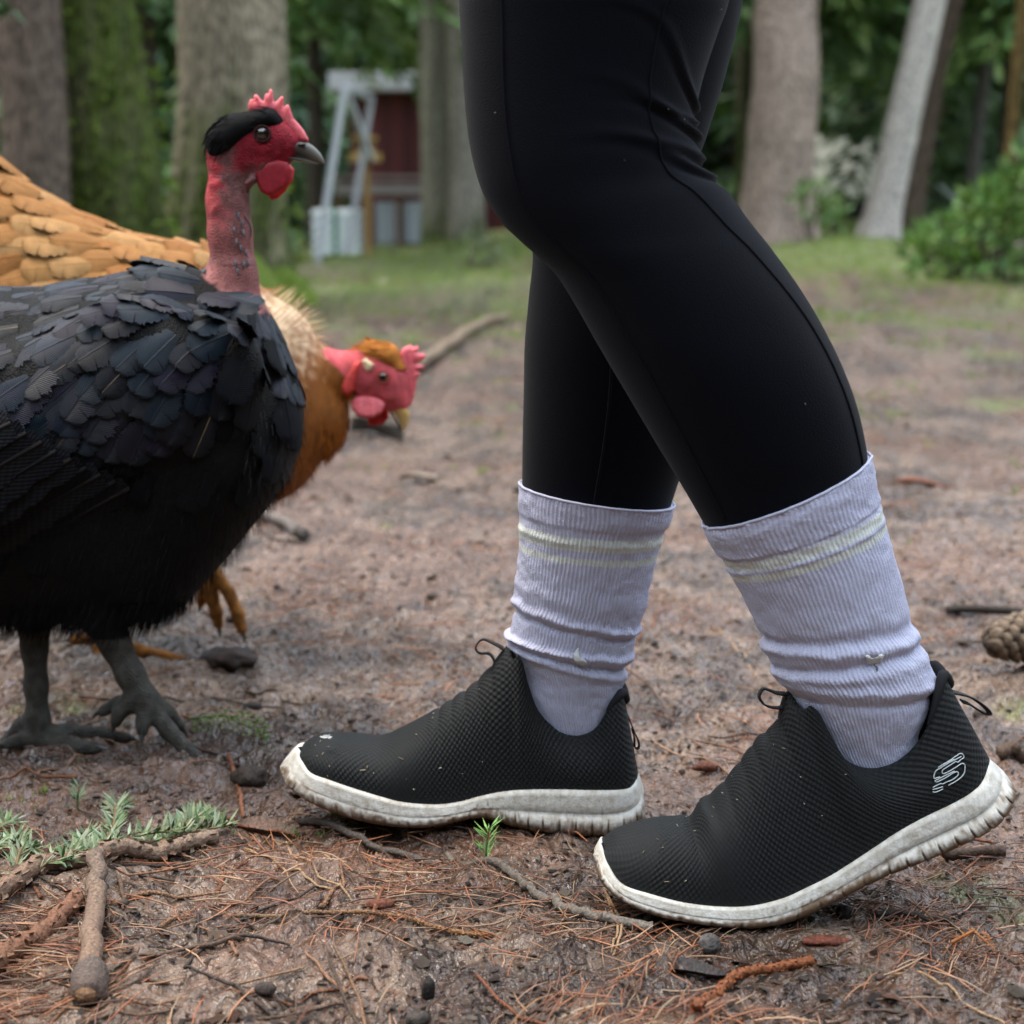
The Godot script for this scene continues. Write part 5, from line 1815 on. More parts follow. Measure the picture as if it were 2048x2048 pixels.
func build_background() -> void:
	var conifer := [Color(0.075, 0.135, 0.048), Color(0.095, 0.155, 0.050), Color(0.060, 0.112, 0.046)]
	var fresh := [Color(0.125, 0.210, 0.055), Color(0.095, 0.180, 0.060), Color(0.155, 0.235, 0.065)]
	var high := [5.0, 11.0, 2.4, 26, 30, 0.42, conifer]
	# left: the group of big trunks
	tree("mossy_tree", "thick moss-covered trunk behind the ginger hen's back", "tree", Vector3(-1.9877, 0.1155, -8.6), Vector3(-1.9877, 0.1155, -8.6) + Vector3(-0.3, 11, 0.3), 0.27, 0.12, 0.55, Color(0.10, 0.085, 0.05), 4.0, high)
	tree("grey_tree", "pale grey smooth trunk right behind the black hen's head", "tree", Vector3(-1.5281, 0.0863, -9.3), Vector3(-1.401, 0.0863, -9.3) + Vector3(0.40, 12, 0.0), 0.29, 0.16, 0.75, Color(0.34, 0.285, 0.195), 0.8, high)
	tree("brown_tree", "reddish brown trunk at the left edge beside the mossy trunk", "tree", Vector3(-2.2315, 0.1322, -8.2), Vector3(-2.1692, 0.1322, -8.2) + Vector3(0.15, 11, 0.0), 0.155, 0.09, 0.5, Color(0.165, 0.122, 0.092), 0.0, [4.0, 11.0, 2.0, 30, 40, 0.4, conifer])
	# mossy roots that run out from the grey trunk
	var moss_root := [[Vector3(-1.4366, 0.1394, -9), Vector3(-1.1905, 0.0605, -8.4), Vector3(-1.0254, 0.0319, -8)], [Vector3(-1.5455, 0.153, -9), Vector3(-1.3627, 0.0332, -8.2), Vector3(-1.2426, -0.0266, -7.6)], [Vector3(-1.3565, 0.1458, -9.2), Vector3(-1.1773, 0.1001, -9.1), Vector3(-1.0283, 0.0717, -9)]]
	for q in moss_root:
		var g := Geo.new()
		for p in q.size():
			q[p].y = ground_y(q[p].x, q[p].z) + [0.12, 0.04, -0.05][p]
		g.tube(smooth_path(q, 6), [0.20, 0.19, 0.18, 0.17, 0.16, 0.15, 0.14, 0.13, 0.115, 0.10, 0.085, 0.07, 0.05], 14, Color(0.15, 0.215, 0.03))
		var root: Node3D = get_node("grey_tree")
		part("root", g, mats["bark"], root).set_meta("label", "moss-covered root")
	moss_fuzz("grey_tree", Vector3(-1.5265, 0.1422, -9.3), 0.6, 0.75, 2600)
	moss_fuzz("mossy_tree", Vector3(-1.9856, 0.1673, -8.6), 0.42, 1.9, 4200)
	# middle
	tree("slim_tree", "slim grey-green trunk in front of the red shed wall", "tree", Vector3(-0.871, 0.1188, -20), Vector3(-0.8952, 0.1188, -20) + Vector3(0, 10, 0), 0.17, 0.12, 0.4, Color(0.30, 0.275, 0.20), 0.4, [3.4, 10.0, 3.2, 60, 40, 0.4, fresh])
	tree("knee_tree", "grey trunk just left of the near knee, above the lawn", "tree", Vector3(-0.4421, 0.1723, -17), Vector3(-0.5038, 0.1723, -17) + Vector3(0, 10, 0), 0.17, 0.11, 0.5, Color(0.36, 0.33, 0.26), 0.3, [4.0, 10.0, 3.0, 50, 40, 0.4, conifer])
	# right
	tree("reddish_tree", "broad reddish brown trunk right of the thigh", "tree", Vector3(2.49, 0.1812, -16.5), Vector3(2.5648, 0.1812, -16.5) + Vector3(0.1, 12, 0), 0.32, 0.2, 0.55, Color(0.48, 0.36, 0.29), 0.0, high)
	tree("pale_tree", "pale leaning trunk standing on the lawn at the right", "tree", Vector3(3.5423, 0.1723, -17), Vector3(3.5423, 0.1723, -17) + Vector3(2.2, 12, 0), 0.165, 0.10, 0.7, Color(0.76, 0.675, 0.60), 0.0, [6.0, 11.0, 2.0, 24, 30, 0.4, fresh])
	tree("shaded_tree", "dark brown leaning trunk just behind the pale leaning trunk", "tree", Vector3(4.1178, 0.1455, -18.5), Vector3(4.1178, 0.1455, -18.5) + Vector3(2.0, 12, 0), 0.16, 0.10, 0.5, Color(0.15, 0.105, 0.075), 0.1, [3.0, 11.0, 3.0, 60, 40, 0.4, conifer])
	tree("thin_tree", "thin ochre brown stem behind the leafy shrubs at the right", "tree", Vector3(3.3532, 0.2613, -12), Vector3(3.375, 0.2613, -12) + Vector3(0.25, 7, 0), 0.042, 0.03, 0.4, Color(0.165, 0.105, 0.035), 0.0, [2.6, 6.0, 1.6, 30, 30, 0.3, fresh])
	tree("grey_sapling", "thin grey stem between the pale trunk and the leafy shrubs", "tree", Vector3(5.1956, 0.1188, -20), Vector3(5.3468, 0.1188, -20) + Vector3(0.3, 8, 0), 0.085, 0.05, 0.4, Color(0.22, 0.20, 0.17), 0.0, [2.5, 8.0, 2.4, 50, 40, 0.4, conifer])
	tree("ivy_tree", "greenish trunk directly beside the back of the thigh", "tree", Vector3(2.769, 0.101, -21), Vector3(2.7436, 0.101, -21) + Vector3(0, 10, 0), 0.12, 0.09, 0.4, Color(0.19, 0.175, 0.11), 1.5, [2.6, 10.0, 3.0, 60, 40, 0.4, conifer])
	# conifers whose boughs hang into the picture
	for a in [[15.0, 500, 2.75, 7.0, 1.9, fresh, "young conifer with bright green boughs above the red shed"], [17.0, 440, 0.5, 8.0, 0.6, conifer, "dark conifer behind the grey trunk"], [22.0, 1690, 2.4, 9.0, 2.4, conifer, "dark conifer above the pale canopy"], [19.5, 1880, 2.0, 7.0, 1.6, fresh, "light green conifer above the leafy shrubs at the right edge"], [24.0, 1720, 0.3, 9.0, 3.0, conifer, "dark conifer behind the two leaning trunks"], [19.0, 1490, 2.3, 6.0, 1.3, fresh, "light green bough tree between the reddish trunk and the pale trunk"], [21.5, 600, 2.75, 8.0, 1.6, fresh, "light green conifer between the grey trunk and the red shed"], [14.0, 290, 0.3, 8.0, 1.15, conifer, "dark conifer between the mossy trunk and the grey trunk"]]:
		var at := Vector3((float(a[1]) - 966.0) / 3265.0 * float(a[0]), 0, -float(a[0]))
		tree("conifer", a[6], "tree", at, at + Vector3(0.1, float(a[3]) + 1.0, 0), 0.11, 0.03, 0.4, Color(0.09, 0.07, 0.05), 0.0, [a[2], a[3], a[4], 150, 46, 0.24, a[5], 0.75], "conifers behind the clearing")
	# the wood beyond, tree by tree
	var far_kinds := []
	for i in 3:
		var g := Geo.new()
		boughs(g, Vector3.ZERO, 0.15, 13.0, 4.2, 210, 34, 0.62, [Color(0.060, 0.108, 0.055), Color(0.080, 0.135, 0.058), Color(0.100, 0.155, 0.065)] if i < 2 else [Color(0.115, 0.175, 0.060), Color(0.090, 0.150, 0.055)], 0.6)
		far_kinds.append([g.mesh(), trunk_geo(Vector3.ZERO, Vector3(0, 13, 0), 0.2, 0.04, 0.4, Color(0.08, 0.065, 0.05), 0.0, 40 + i).mesh()])
	for i in 30:
		var z := -rng.randf_range(29.0, 37.0) if i % 2 == 0 else -rng.randf_range(38.0, 48.0)
		var x := lerpf(-0.46, 0.46, (i + 0.5) / 30.0) * -z + rng.randf_range(-0.8, 0.8)
		if z > -36.0 and x < -1.5 and x > -4.6:
			z -= 9.0
		if z > -38.0 and x > 2.2 and x < 6.5:
			z -= 10.0
		var k: Array = far_kinds[rng.randi() % 3]
		var root := thing("forest_conifer", "tall dark conifer in the wood behind the sheds", "tree", Vector3(x, ground_y(x, z) - 0.05, z), "conifers of the far wood")
		for m in 2:
			var o := MeshInstance3D.new()
			o.mesh = k[m]
			o.material_override = mats["leaf"] if m == 0 else mats["bark"]
			o.name = "crown" if m == 0 else "trunk"
			root.add_child(o)
		root.rotation.y = rng.randf() * TAU
		root.scale = Vector3.ONE * rng.randf_range(0.85, 1.25)
	# the wood closes round the clearing on the other sides too
	for i in 50:
		var a := lerpf(-2.7, 2.7, (i + 0.5) / 50.0)
		var r := rng.randf_range(12.0, 15.0) if i % 2 == 0 else rng.randf_range(17.0, 22.0)
		if absf(a) > 1.75:
			r += 11.0
		var p := Vector3(sin(a) * r, 0, cos(a) * r - 2.0)
		if absf(p.x) < -p.z * 0.40 + 2.0 and p.z < 1.0:
			continue
		var k: Array = far_kinds[i % 3]
		var root := thing("clearing_conifer", "tall conifer at the side of the clearing, outside the picture", "tree", Vector3(p.x, ground_y(p.x, p.z) - 0.05, p.z), "conifers round the clearing")
		for m in 2:
			var o := MeshInstance3D.new()
			o.mesh = k[m]
			o.material_override = mats["leaf"] if m == 0 else mats["bark"]
			o.name = "crown" if m == 0 else "trunk"
			root.add_child(o)
		root.rotation.y = rng.randf() * TAU
		root.scale = Vector3(0.9, 0.8, 0.9) * rng.randf_range(0.8, 1.05)
	sheds()
	# shrubs at the right
	var shrub_green := [Color(0.115, 0.205, 0.045), Color(0.080, 0.150, 0.040), Color(0.150, 0.240, 0.060)]
	shrub("leafy_shrub", "bright green broad-leaved shrub right of the leaning trunks", Vector3(2.5768, 0.2018, -10.2), [[0.0, 0.20, 0.0, 0.19, 140], [0.22, 0.38, 0.05, 0.17, 110], [-0.18, 0.15, 0.05, 0.13, 80], [0.1, 0.12, 0.1, 0.18, 100]], 0.11, shrub_green)
	shrub("leafy_shrub", "bright green broad-leaved shrub cut by the right edge", Vector3(2.7305, 0.2179, -9.6), [[0.0, 0.3, 0.0, 0.2, 140], [0.05, 0.55, 0.05, 0.16, 90], [-0.15, 0.4, 0.05, 0.14, 70], [0.2, 0.2, 0.1, 0.2, 100]], 0.11, shrub_green)
	shrub("sapling_shrub", "small pale green sapling at the foot of the reddish trunk", Vector3(2.543, 0.0867, -14.5), [[0.0, 0.32, 0.0, 0.15, 70], [-0.12, 0.42, 0.0, 0.13, 55], [0.12, 0.25, 0.0, 0.1, 40]], 0.10, [Color(0.16, 0.25, 0.09), Color(0.12, 0.19, 0.06)])
	shrub("low_shrub", "low grey-green bush on the lawn left of the near shin", Vector3(-0.2584, 0.1839, -14), [[0.0, 0.16, 0.0, 0.16, 90], [0.15, 0.1, 0.0, 0.12, 60]], 0.06, [Color(0.14, 0.16, 0.09), Color(0.10, 0.13, 0.06)])
	# a leafy spray that hangs into the top left corner
	var lr := thing("hanging_branch", "dark green leafy branch tip hanging into the top left corner", "branch", Vector3(-1.2446, 1.011, -4.2))
	var lg := Geo.new()
	lg.tube(smooth_path([Vector3(-1.3858, 1.1294, -4.2), Vector3(-1.2446, 1.011, -4.2), Vector3(-1.1578, 0.8914, -4.2)], 5), [0.006, 0.006, 0.006, 0.005, 0.005, 0.005, 0.004, 0.004, 0.003, 0.003, 0.002], 6, Color(0.06, 0.05, 0.03))
	part("stem", lg, mats["plain"], lr)
	var ll := Geo.new()
	for i in 46:
		var p: Vector3 = bow([Vector3(-1.3393, 1.0822, -4.2), Vector3(-1.2446, 1.011, -4.2), Vector3(-1.1634, 0.9034, -4.2)], rng.randf() * 2.0)
		leaf_face(ll, p, Vector3(rng.randf_range(-1, 1), rng.randf_range(-1, 0.5), rng.randf_range(-1, 1)).normalized() * rng.randf_range(0.04, 0.07), 0.013, some(Color(0.035, 0.085, 0.025), 0.3))
	part("foliage", ll, mats["leaf"], lr)
	# pale weathered log by the shrubs
	var log_at := Vector3(3.1919, 0.2462, -11)
	log_at.y = ground_y(log_at.x, log_at.z)
	var wl := thing("weathered_log", "pale weathered root lying under the shrubs at the right edge", "log", log_at)
	var wg := Geo.new()
	wg.tube(smooth_path([log_at + Vector3(-0.25, 0.02, 0.1), log_at + Vector3(-0.05, 0.12, 0), log_at + Vector3(0.25, 0.2, -0.1), log_at + Vector3(0.6, 0.1, -0.2)], 5), [0.02, 0.03, 0.035, 0.04, 0.045, 0.05, 0.05, 0.055, 0.06, 0.06, 0.065, 0.065, 0.07, 0.07, 0.07, 0.06], 12, Color(0.36, 0.32, 0.28))
	part("wood", wg, mats["bark"], wl)


func moss_fuzz(of: String, at: Vector3, r: float, high: float, count: int) -> void:
	# cushions of moss that roughen the outline of a trunk
	var root: Node3D = get_node(of)
	var tm: MeshInstance3D = root.get_node("trunk")
	var vs: PackedVector3Array = tm.mesh.surface_get_arrays(0)[Mesh.ARRAY_VERTEX]
	var ns: PackedVector3Array = tm.mesh.surface_get_arrays(0)[Mesh.ARRAY_NORMAL]
	var g := Geo.new()
	for i in count:
		var k := rng.randi_range(0, vs.size() - 1)
		if vs[k].y > high or ns[k].z < -0.5:
			continue
		var p := vs[k] + Vector3(rng.randf_range(-0.05, 0.05), rng.randf_range(-0.06, 0.06), rng.randf_range(-0.01, 0.01))
		leaf_face(g, p, (ns[k] + Vector3(rng.randf_range(-0.6, 0.6), rng.randf_range(-0.6, 0.6), rng.randf_range(-0.4, 0.4))).normalized() * rng.randf_range(0.02, 0.06), 0.018, some(Color(0.095, 0.135, 0.022), 0.45))
	part("moss", g, mats["moss"], root).set_meta("kind", "stuff")


func sheds() -> void:
	# red shed with a pale roof edge
	var at := Vector3(-1.35, ground_y(-1.35, -25.0), -25.0)
	var shed := thing("red_shed", "dark red board shed with a pale roof edge, far behind the hens", "shed", at)
	slab("back_wall", at + Vector3(-0.95, -0.1, -2.5), at + Vector3(1.6, 2.15, -0.05), Color(0.055, 0.016, 0.016), shed)
	for i in 17:
		slab("board", at + Vector3(-0.95 + i * 0.15, -0.05, -0.045), at + Vector3(-0.95 + i * 0.15 + 0.142, 2.15, -0.02 + 0.004 * (i % 3)), Color(0.085, 0.020, 0.020) * (1.0 + 0.15 * ((i * 7) % 5 - 2)), shed)
	slab("roof", at + Vector3(-1.2, 2.16, -2.8), at + Vector3(1.9, 2.40, 0.3), Color(0.46, 0.45, 0.47), shed, "pale weathered roof")
	# deck with a rail in front of it
	var dk := Vector3(-1.75, ground_y(-1.75, -22.0), -22.0)
	var deck := thing("deck", "grey timber deck with a dark rail in front of the red shed", "deck", dk)
	slab("platform", dk + Vector3(-0.45, 0.62, -1.6), dk + Vector3(1.1, 0.76, 0), Color(0.27, 0.23, 0.21), deck)
	slab("rail", dk + Vector3(-0.45, 0.82, -0.06), dk + Vector3(1.1, 0.86, 0.0), Color(0.26, 0.21, 0.19), deck)
	for i in 5:
		slab("post", dk + Vector3(-0.45 + i * 0.37, -0.1, -0.09), dk + Vector3(-0.38 + i * 0.37, 0.82, -0.03), Color(0.15, 0.075, 0.045), deck)
	for i in 4:
		slab("skirting_panel", dk + Vector3(0.02 + i * 0.20, 0.02, -0.14), dk + Vector3(0.02 + i * 0.20 + 0.19, 0.54, -0.11), Color(0.38, 0.41, 0.42), deck, "pale grey panel under the deck")
	# stacked white sheets by the deck
	var wt := Vector3(-2.02, ground_y(-2.02, -20.0), -20.0)
	for i in 5:
		var lab: String = ["lowest white plastic sheet of the stack by the deck", "second white plastic sheet of the stack by the deck", "middle white plastic sheet of the stack by the deck", "fourth white plastic sheet of the stack by the deck", "topmost white plastic sheet of the stack by the deck"][i]
		var sh := thing("plastic_sheet", lab, "sheet", wt + Vector3(0.015 * (i % 2), i * 0.10, 0), "white sheets stacked by the deck")
		var g := Geo.new()
		box(g, wt + Vector3(-0.24, i * 0.105, -0.3), wt + Vector3(0.30, i * 0.105 + 0.085, 0.2), Color(0.70, 0.74, 0.76), 0.02)
		part("panel", g, mats["plain"], sh)
		slab("strap", wt + Vector3(0.0, i * 0.105 - 0.001, 0.2), wt + Vector3(0.05, i * 0.105 + 0.087, 0.205), Color(0.05, 0.2, 0.12), sh)
	# swing frame: pale leaning poles
	var sw := thing("swing_frame", "pale metal swing frame with leaning poles left of the red shed", "swing", Vector3(-1.5097, 0.1001, -14))
	var base_y := ground_y(-1.5, -14.0)
	var apex := Vector3(-1.3185, 1.3587, -14)
	var foot := Vector3(-1.5606, 0.1001, -14)
	foot.y = base_y
	for a in [[foot, apex], [Vector3(-1.1658, 0.8208, -14.6), apex], [apex, apex + Vector3(0.02, 0.05, -2.4)], [foot + Vector3(0.02, 0, -2.4), apex + Vector3(0.02, 0.05, -2.4)]]:
		var g := Geo.new()
		pole(g, a[0], a[1], 0.03, Color(0.40, 0.41, 0.42))
		part("pole", g, mats["plain"], sw)
	var yb := thing("feeder", "yellow timber feeder post left of the red shed", "feeder", Vector3(-1.40, base_y, -17.0))
	slab("post", Vector3(-1.43, base_y - 0.05, -17.03), Vector3(-1.37, base_y + 0.85, -16.97), Color(0.30, 0.18, 0.06), yb)
	slab("tray", Vector3(-1.56, base_y + 0.85, -17.12), Vector3(-1.26, base_y + 0.93, -16.88), Color(0.42, 0.27, 0.08), yb)
	slab("roof", Vector3(-1.52, base_y + 1.05, -17.12), Vector3(-1.30, base_y + 1.09, -16.88), Color(0.42, 0.27, 0.08), yb)
	slab("upright", Vector3(-1.50, base_y + 0.93, -17.02), Vector3(-1.47, base_y + 1.05, -16.98), Color(0.35, 0.22, 0.07), yb)
	slab("upright", Vector3(-1.35, base_y + 0.93, -17.02), Vector3(-1.32, base_y + 1.05, -16.98), Color(0.35, 0.22, 0.07), yb)
	# pale canopy between the trunks at the right
	var cn := thing("canopy", "pale grey-green canvas canopy between the reddish trunk and the leaning trunk", "canopy", Vector3(4.4795, 0.0654, -23))
	var cy := ground_y(4.5, -23.0)
	var g2 := Geo.new()
	var rows := 9
	var cols := 13
	for i in rows:
		for k in cols:
			var u := k / float(cols - 1)
			var t := i / float(rows - 1)
			g2.vert(Vector3(lerpf(3.95, 5.35, u), cy + lerpf(1.36, 0.55, t) - 0.10 * u * (1.0 - t) - 0.04 * sin(u * PI * 3.0) * t, -23.6 + 0.9 * t + 0.03 * sin(u * 14.0)), Vector2(u, t), Color(0.50, 0.53, 0.47))
	g2.sheet(0, rows, cols, false, true)
	for i in rows:
		for k in cols:
			var p := g2.v[i * cols + k]
			g2.vert(p + Vector3(0, -0.015, -0.01), Vector2.ZERO, Color(0.4, 0.42, 0.38))
	g2.sheet(rows * cols, rows, cols, false, false)
	part("canvas", g2, mats["plain"], cn)
	for a in [[4.0, -22.8, 0.6], [5.3, -22.8, 0.5], [4.0, -23.6, 1.3], [5.3, -23.6, 1.2]]:
		var g := Geo.new()
		pole(g, Vector3(a[0], cy - 0.05, a[1]), Vector3(a[0], cy + a[2], a[1]), 0.025, Color(0.3, 0.3, 0.28))
		part("pole", g, mats["plain"], cn)
	var bn := Vector3(4.02, ground_y(4.02, -20.0), -20.0)
	var tub := thing("black_tub", "black plastic tub standing left of the leaning trunk's foot", "tub", bn)
	var g3 := Geo.new()
	g3.tube([bn, bn + Vector3(0, 0.05, 0), bn + Vector3(0, 0.26, 0), bn + Vector3(0, 0.30, 0), bn + Vector3(0, 0.31, 0)], [0.17, 0.18, 0.21, 0.235, 0.235], 24, Color(0.012, 0.013, 0.014))
	part("shell", g3, mats["plain"], tub)
	# dark lean-to with pale boards right of the leaning trunks
	var ht := Vector3(5.15, ground_y(5.15, -21.5), -21.5)
	var hut := thing("lean_to", "dark lean-to roof with pale boards right of the leaning trunks", "lean-to", ht)
	var g4 := Geo.new()
	g4.tube([ht + Vector3(-0.35, 0.75, 0), ht + Vector3(0.45, 0.25, 0)], [0.2, 0.2], 4, Color(0.06, 0.05, 0.045), Color(0, 0, 0, 0), true, 0.15)
	part("roof", g4, mats["plain"], hut)
	slab("support", ht + Vector3(-0.3, -0.05, -0.04), ht + Vector3(-0.22, 0.72, 0.04), Color(0.08, 0.06, 0.05), hut)
	slab("support", ht + Vector3(0.3, -0.05, -0.04), ht + Vector3(0.38, 0.34, 0.04), Color(0.08, 0.06, 0.05), hut)
	var g5 := Geo.new()
	g5.tube([ht + Vector3(0.0, 0.62, 0.24), ht + Vector3(0.24, 0.42, 0.24)], [0.07, 0.07], 4, Color(0.66, 0.65, 0.70), Color(0, 0, 0, 0), true, 0.3)
	part("pale_board", g5, mats["plain"], hut)
	var g6 := Geo.new()
	g6.tube([ht + Vector3(0.16, 0.34, 0.28), ht + Vector3(0.46, 0.14, 0.28)], [0.08, 0.08], 4, Color(0.72, 0.74, 0.78), Color(0, 0, 0, 0), true, 0.3)
	part("pale_board", g6, mats["plain"], hut)
	# cream house glimpsed behind the thigh
	var hs := Vector3(3.7, ground_y(3.7, -33.0), -33.0)
	var house := thing("cream_house", "cream house wall glimpsed just right of the thigh", "house", hs)
	slab("wall", hs + Vector3(-1.2, -0.1, -3.0), hs + Vector3(0.6, 3.4, 0), Color(0.56, 0.48, 0.34), house)
	slab("porch_roof", hs + Vector3(-1.2, 1.35, 0.01), hs + Vector3(0.7, 1.47, 0.9), Color(0.52, 0.48, 0.50), house)
	slab("porch_beam", hs + Vector3(-1.15, 1.12, 0.7), hs + Vector3(0.55, 1.34, 0.8), Color(0.28, 0.12, 0.05), house)
	slab("post", hs + Vector3(-0.1, -0.1, 0.7), hs + Vector3(0.02, 1.12, 0.8), Color(0.16, 0.10, 0.06), house)
	slab("main_roof", hs + Vector3(-1.5, 3.4, -3.3), hs + Vector3(0.9, 3.6, 0.3), Color(0.16, 0.14, 0.13), house)


# ---------------------------------------------------------------- what lies on the mud

func on_ground(a: Array, lift: float) -> Array:
	var r := []
	for p in pairs(a):
		r.append(Vector3(p.x, ground_y(p.x, p.y) + lift, p.y))
	return r


# a fallen stick along ground points; scaly: overlapping leaf scales of a dead conifer shoot
func stick(kind: String, label: String, category: String, line: Array, r0: float, r1: float, col: Color, col2: Color, scaly := false, group := "", knots := 0.0) -> Node3D:
	var pts := on_ground(line, r0 * 1.2)
	if pts.size() > 2:
		pts = smooth_path(pts, 5)
	else:
		pts = [pts[0], pts[0].lerp(pts[1], 0.33), pts[0].lerp(pts[1], 0.67), pts[1]]
	var root := thing(kind, label, category, Vector3(pts[0].x, ground_y(pts[0].x, pts[0].z), pts[0].z), group)
	for i in pts.size():
		pts[i].y = maxf(pts[i].y, ground_y(pts[i].x, pts[i].z) + r0 * 1.1)
	var g := Geo.new()
	var rad := []
	for i in pts.size():
		var t := float(i) / (pts.size() - 1)
		rad.append(lerpf(r0, r1, t) * (1.0 + knots * (rng.randf() - 0.4)))
		if i > 0 and i < pts.size() - 1:
			pts[i] += Vector3(rng.randf_range(-1, 1), 0, rng.randf_range(-1, 1)) * r0 * 0.35
	g.tube(pts, rad, 9, col, col2)
	part("stem", g, mats["twig"], root)
	if scaly:
		var sg := Geo.new()
		var total := 0.0
		for i in pts.size() - 1:
			total += pts[i].distance_to(pts[i + 1])
		var n := int(total / (r0 * 0.75))
		for i in n * 3:
			var t := float(i) / (n * 3) * (pts.size() - 1)
			var k := mini(int(t), pts.size() - 2)
			var p: Vector3 = pts[k].lerp(pts[k + 1], t - k)
			var d: Vector3 = (pts[k + 1] - pts[k]).normalized()
			var a := i * 2.39
			var s := d.cross(Vector3.UP).normalized()
			var o := s * cos(a) + s.cross(d) * sin(a)
			var r := lerpf(r0, r1, t / (pts.size() - 1))
			leaf_face(sg, p + o * r * 0.88, (d * 1.0 + o * 0.32).normalized() * r * rng.randf_range(1.0, 1.5), r * 0.36, some(col.lerp(col2, rng.randf()), 0.25))
		part("scales", sg, mats["twig"], root).set_meta("kind", "stuff")
	return root


func sprig(label: String, stems: Array, leaf: float, cols: Array, stem_col: Color, kind := "fir_sprig", flat := 0.45) -> void:
	var first: Array = stems[0]
	var root := thing(kind, label, "sprig", Vector3(first[0], ground_y(first[0], first[1]), first[1]))
	var st := Geo.new()
	var g := Geo.new()
	for s in stems:
		var pts := smooth_path(on_ground(s, 0.004), 8)
		var rad := []
		for i in pts.size():
			pts[i].y += 0.008 * sin(float(i) / pts.size() * PI) 
			rad.append(lerpf(0.0014, 0.0007, float(i) / pts.size()))
		st.tube(pts, rad, 6, stem_col)
		var total := 0.0
		for i in pts.size() - 1:
			total += pts[i].distance_to(pts[i + 1])
		var n := int(total / 0.0008)
		for i in n:
			var t := rng.randf() * (pts.size() - 1.01)
			var k := int(t)
			var p: Vector3 = pts[k].lerp(pts[k + 1], t - k)
			var d: Vector3 = (pts[k + 1] - pts[k]).normalized()
			var side := d.cross(Vector3.UP).normalized() * (1.0 if rng.randf() < 0.5 else -1.0)
			var o := (side * rng.randf_range(0.3, 1.0) + d * rng.randf_range(-0.1, 1.1) + Vector3(0, rng.randf_range(-0.15, flat * 2.2), 0)).normalized() * leaf * rng.randf_range(0.65, 1.1)
			blade(g, p, o, leaf * 0.080, some(cols[rng.randi() % cols.size()], 0.25))
	part("stem", st, mats["plain"], root)
	part("needles", g, mats["needle"], root).set_meta("kind", "stuff")


# a flat needle with a keel
func blade(g: Geo, p: Vector3, d: Vector3, w: float, c: Color) -> void:
	var s := d.cross(Vector3.UP)
	if s.length() < 1e-6:
		s = Vector3.RIGHT
	s = s.normalized() * w
	var up := s.cross(d).normalized() * w * 0.5
	var a := g.vert(p, Vector2.ZERO, c)
	var l := g.vert(p + d * 0.5 + s, Vector2.ZERO, c)
	var m := g.vert(p + d * 0.5 + up, Vector2.ZERO, c)
	var r := g.vert(p + d * 0.5 - s, Vector2.ZERO, c)
	var t := g.vert(p + d, Vector2.ZERO, c)
	g.tri(a, l, m)
	g.tri(a, m, r)
	g.tri(l, t, m)
	g.tri(m, t, r)


func lump(kind: String, label: String, category: String, at: Array, r: float, squash: Vector3, col: Color, group := "", rough := 0.3) -> void:
	var p := on_ground(at, r * squash.y * 0.6)[0] as Vector3
	var root := thing(kind, label, category, Vector3(p.x, ground_y(p.x, p.z), p.z), group)
	var g := Geo.new()
	ball(g, p, r, col, squash)
	for i in g.v.size():
		var o := g.v[i] - p
		var k := 1.0 + rough * n_fine.get_noise_3d(g.v[i].x * 0.9, g.v[i].y * 0.9, g.v[i].z * 0.9)
		g.v[i] = p + o * k
		g.c[i] = Color(col.r, col.g, col.b) * (1.0 + 0.6 * n_fine.get_noise_3d(g.v[i].x * 2.0, g.v[i].y * 2.0, g.v[i].z * 2.0))
	part("mass", g, mats["twig"], root)


func dry_leaf(label: String, at: Array, length: float, wide: float, turn: float, col: Color, curl := 0.25) -> void:
	var p := on_ground(at, 0.003)[0] as Vector3
	var root := thing("dead_leaf", label, "leaf", Vector3(p.x, ground_y(p.x, p.z), p.z))
	var g := Geo.new()
	var f := Vector3(cos(turn), 0, sin(turn))
	var s := Vector3(-sin(turn), 0, cos(turn))
	for side in 2:
		for i in 9:
			var t := i / 8.0
			for k in 5:
				var u := k / 4.0 * 2.0 - 1.0
				var w := wide * 0.5 * sin(pow(t, 0.8) * PI) + 0.0004
				g.vert(p + f * (t - 0.5) * length + s * u * w + Vector3(0, curl * wide * u * u + 0.06 * length * sin(t * 5.0) - 0.0006 * side, 0), Vector2(u, t), some(col, 0.15))
		g.sheet(side * 45, 9, 5, false, side == 0)
	part("blade", g, mats["twig"], root)


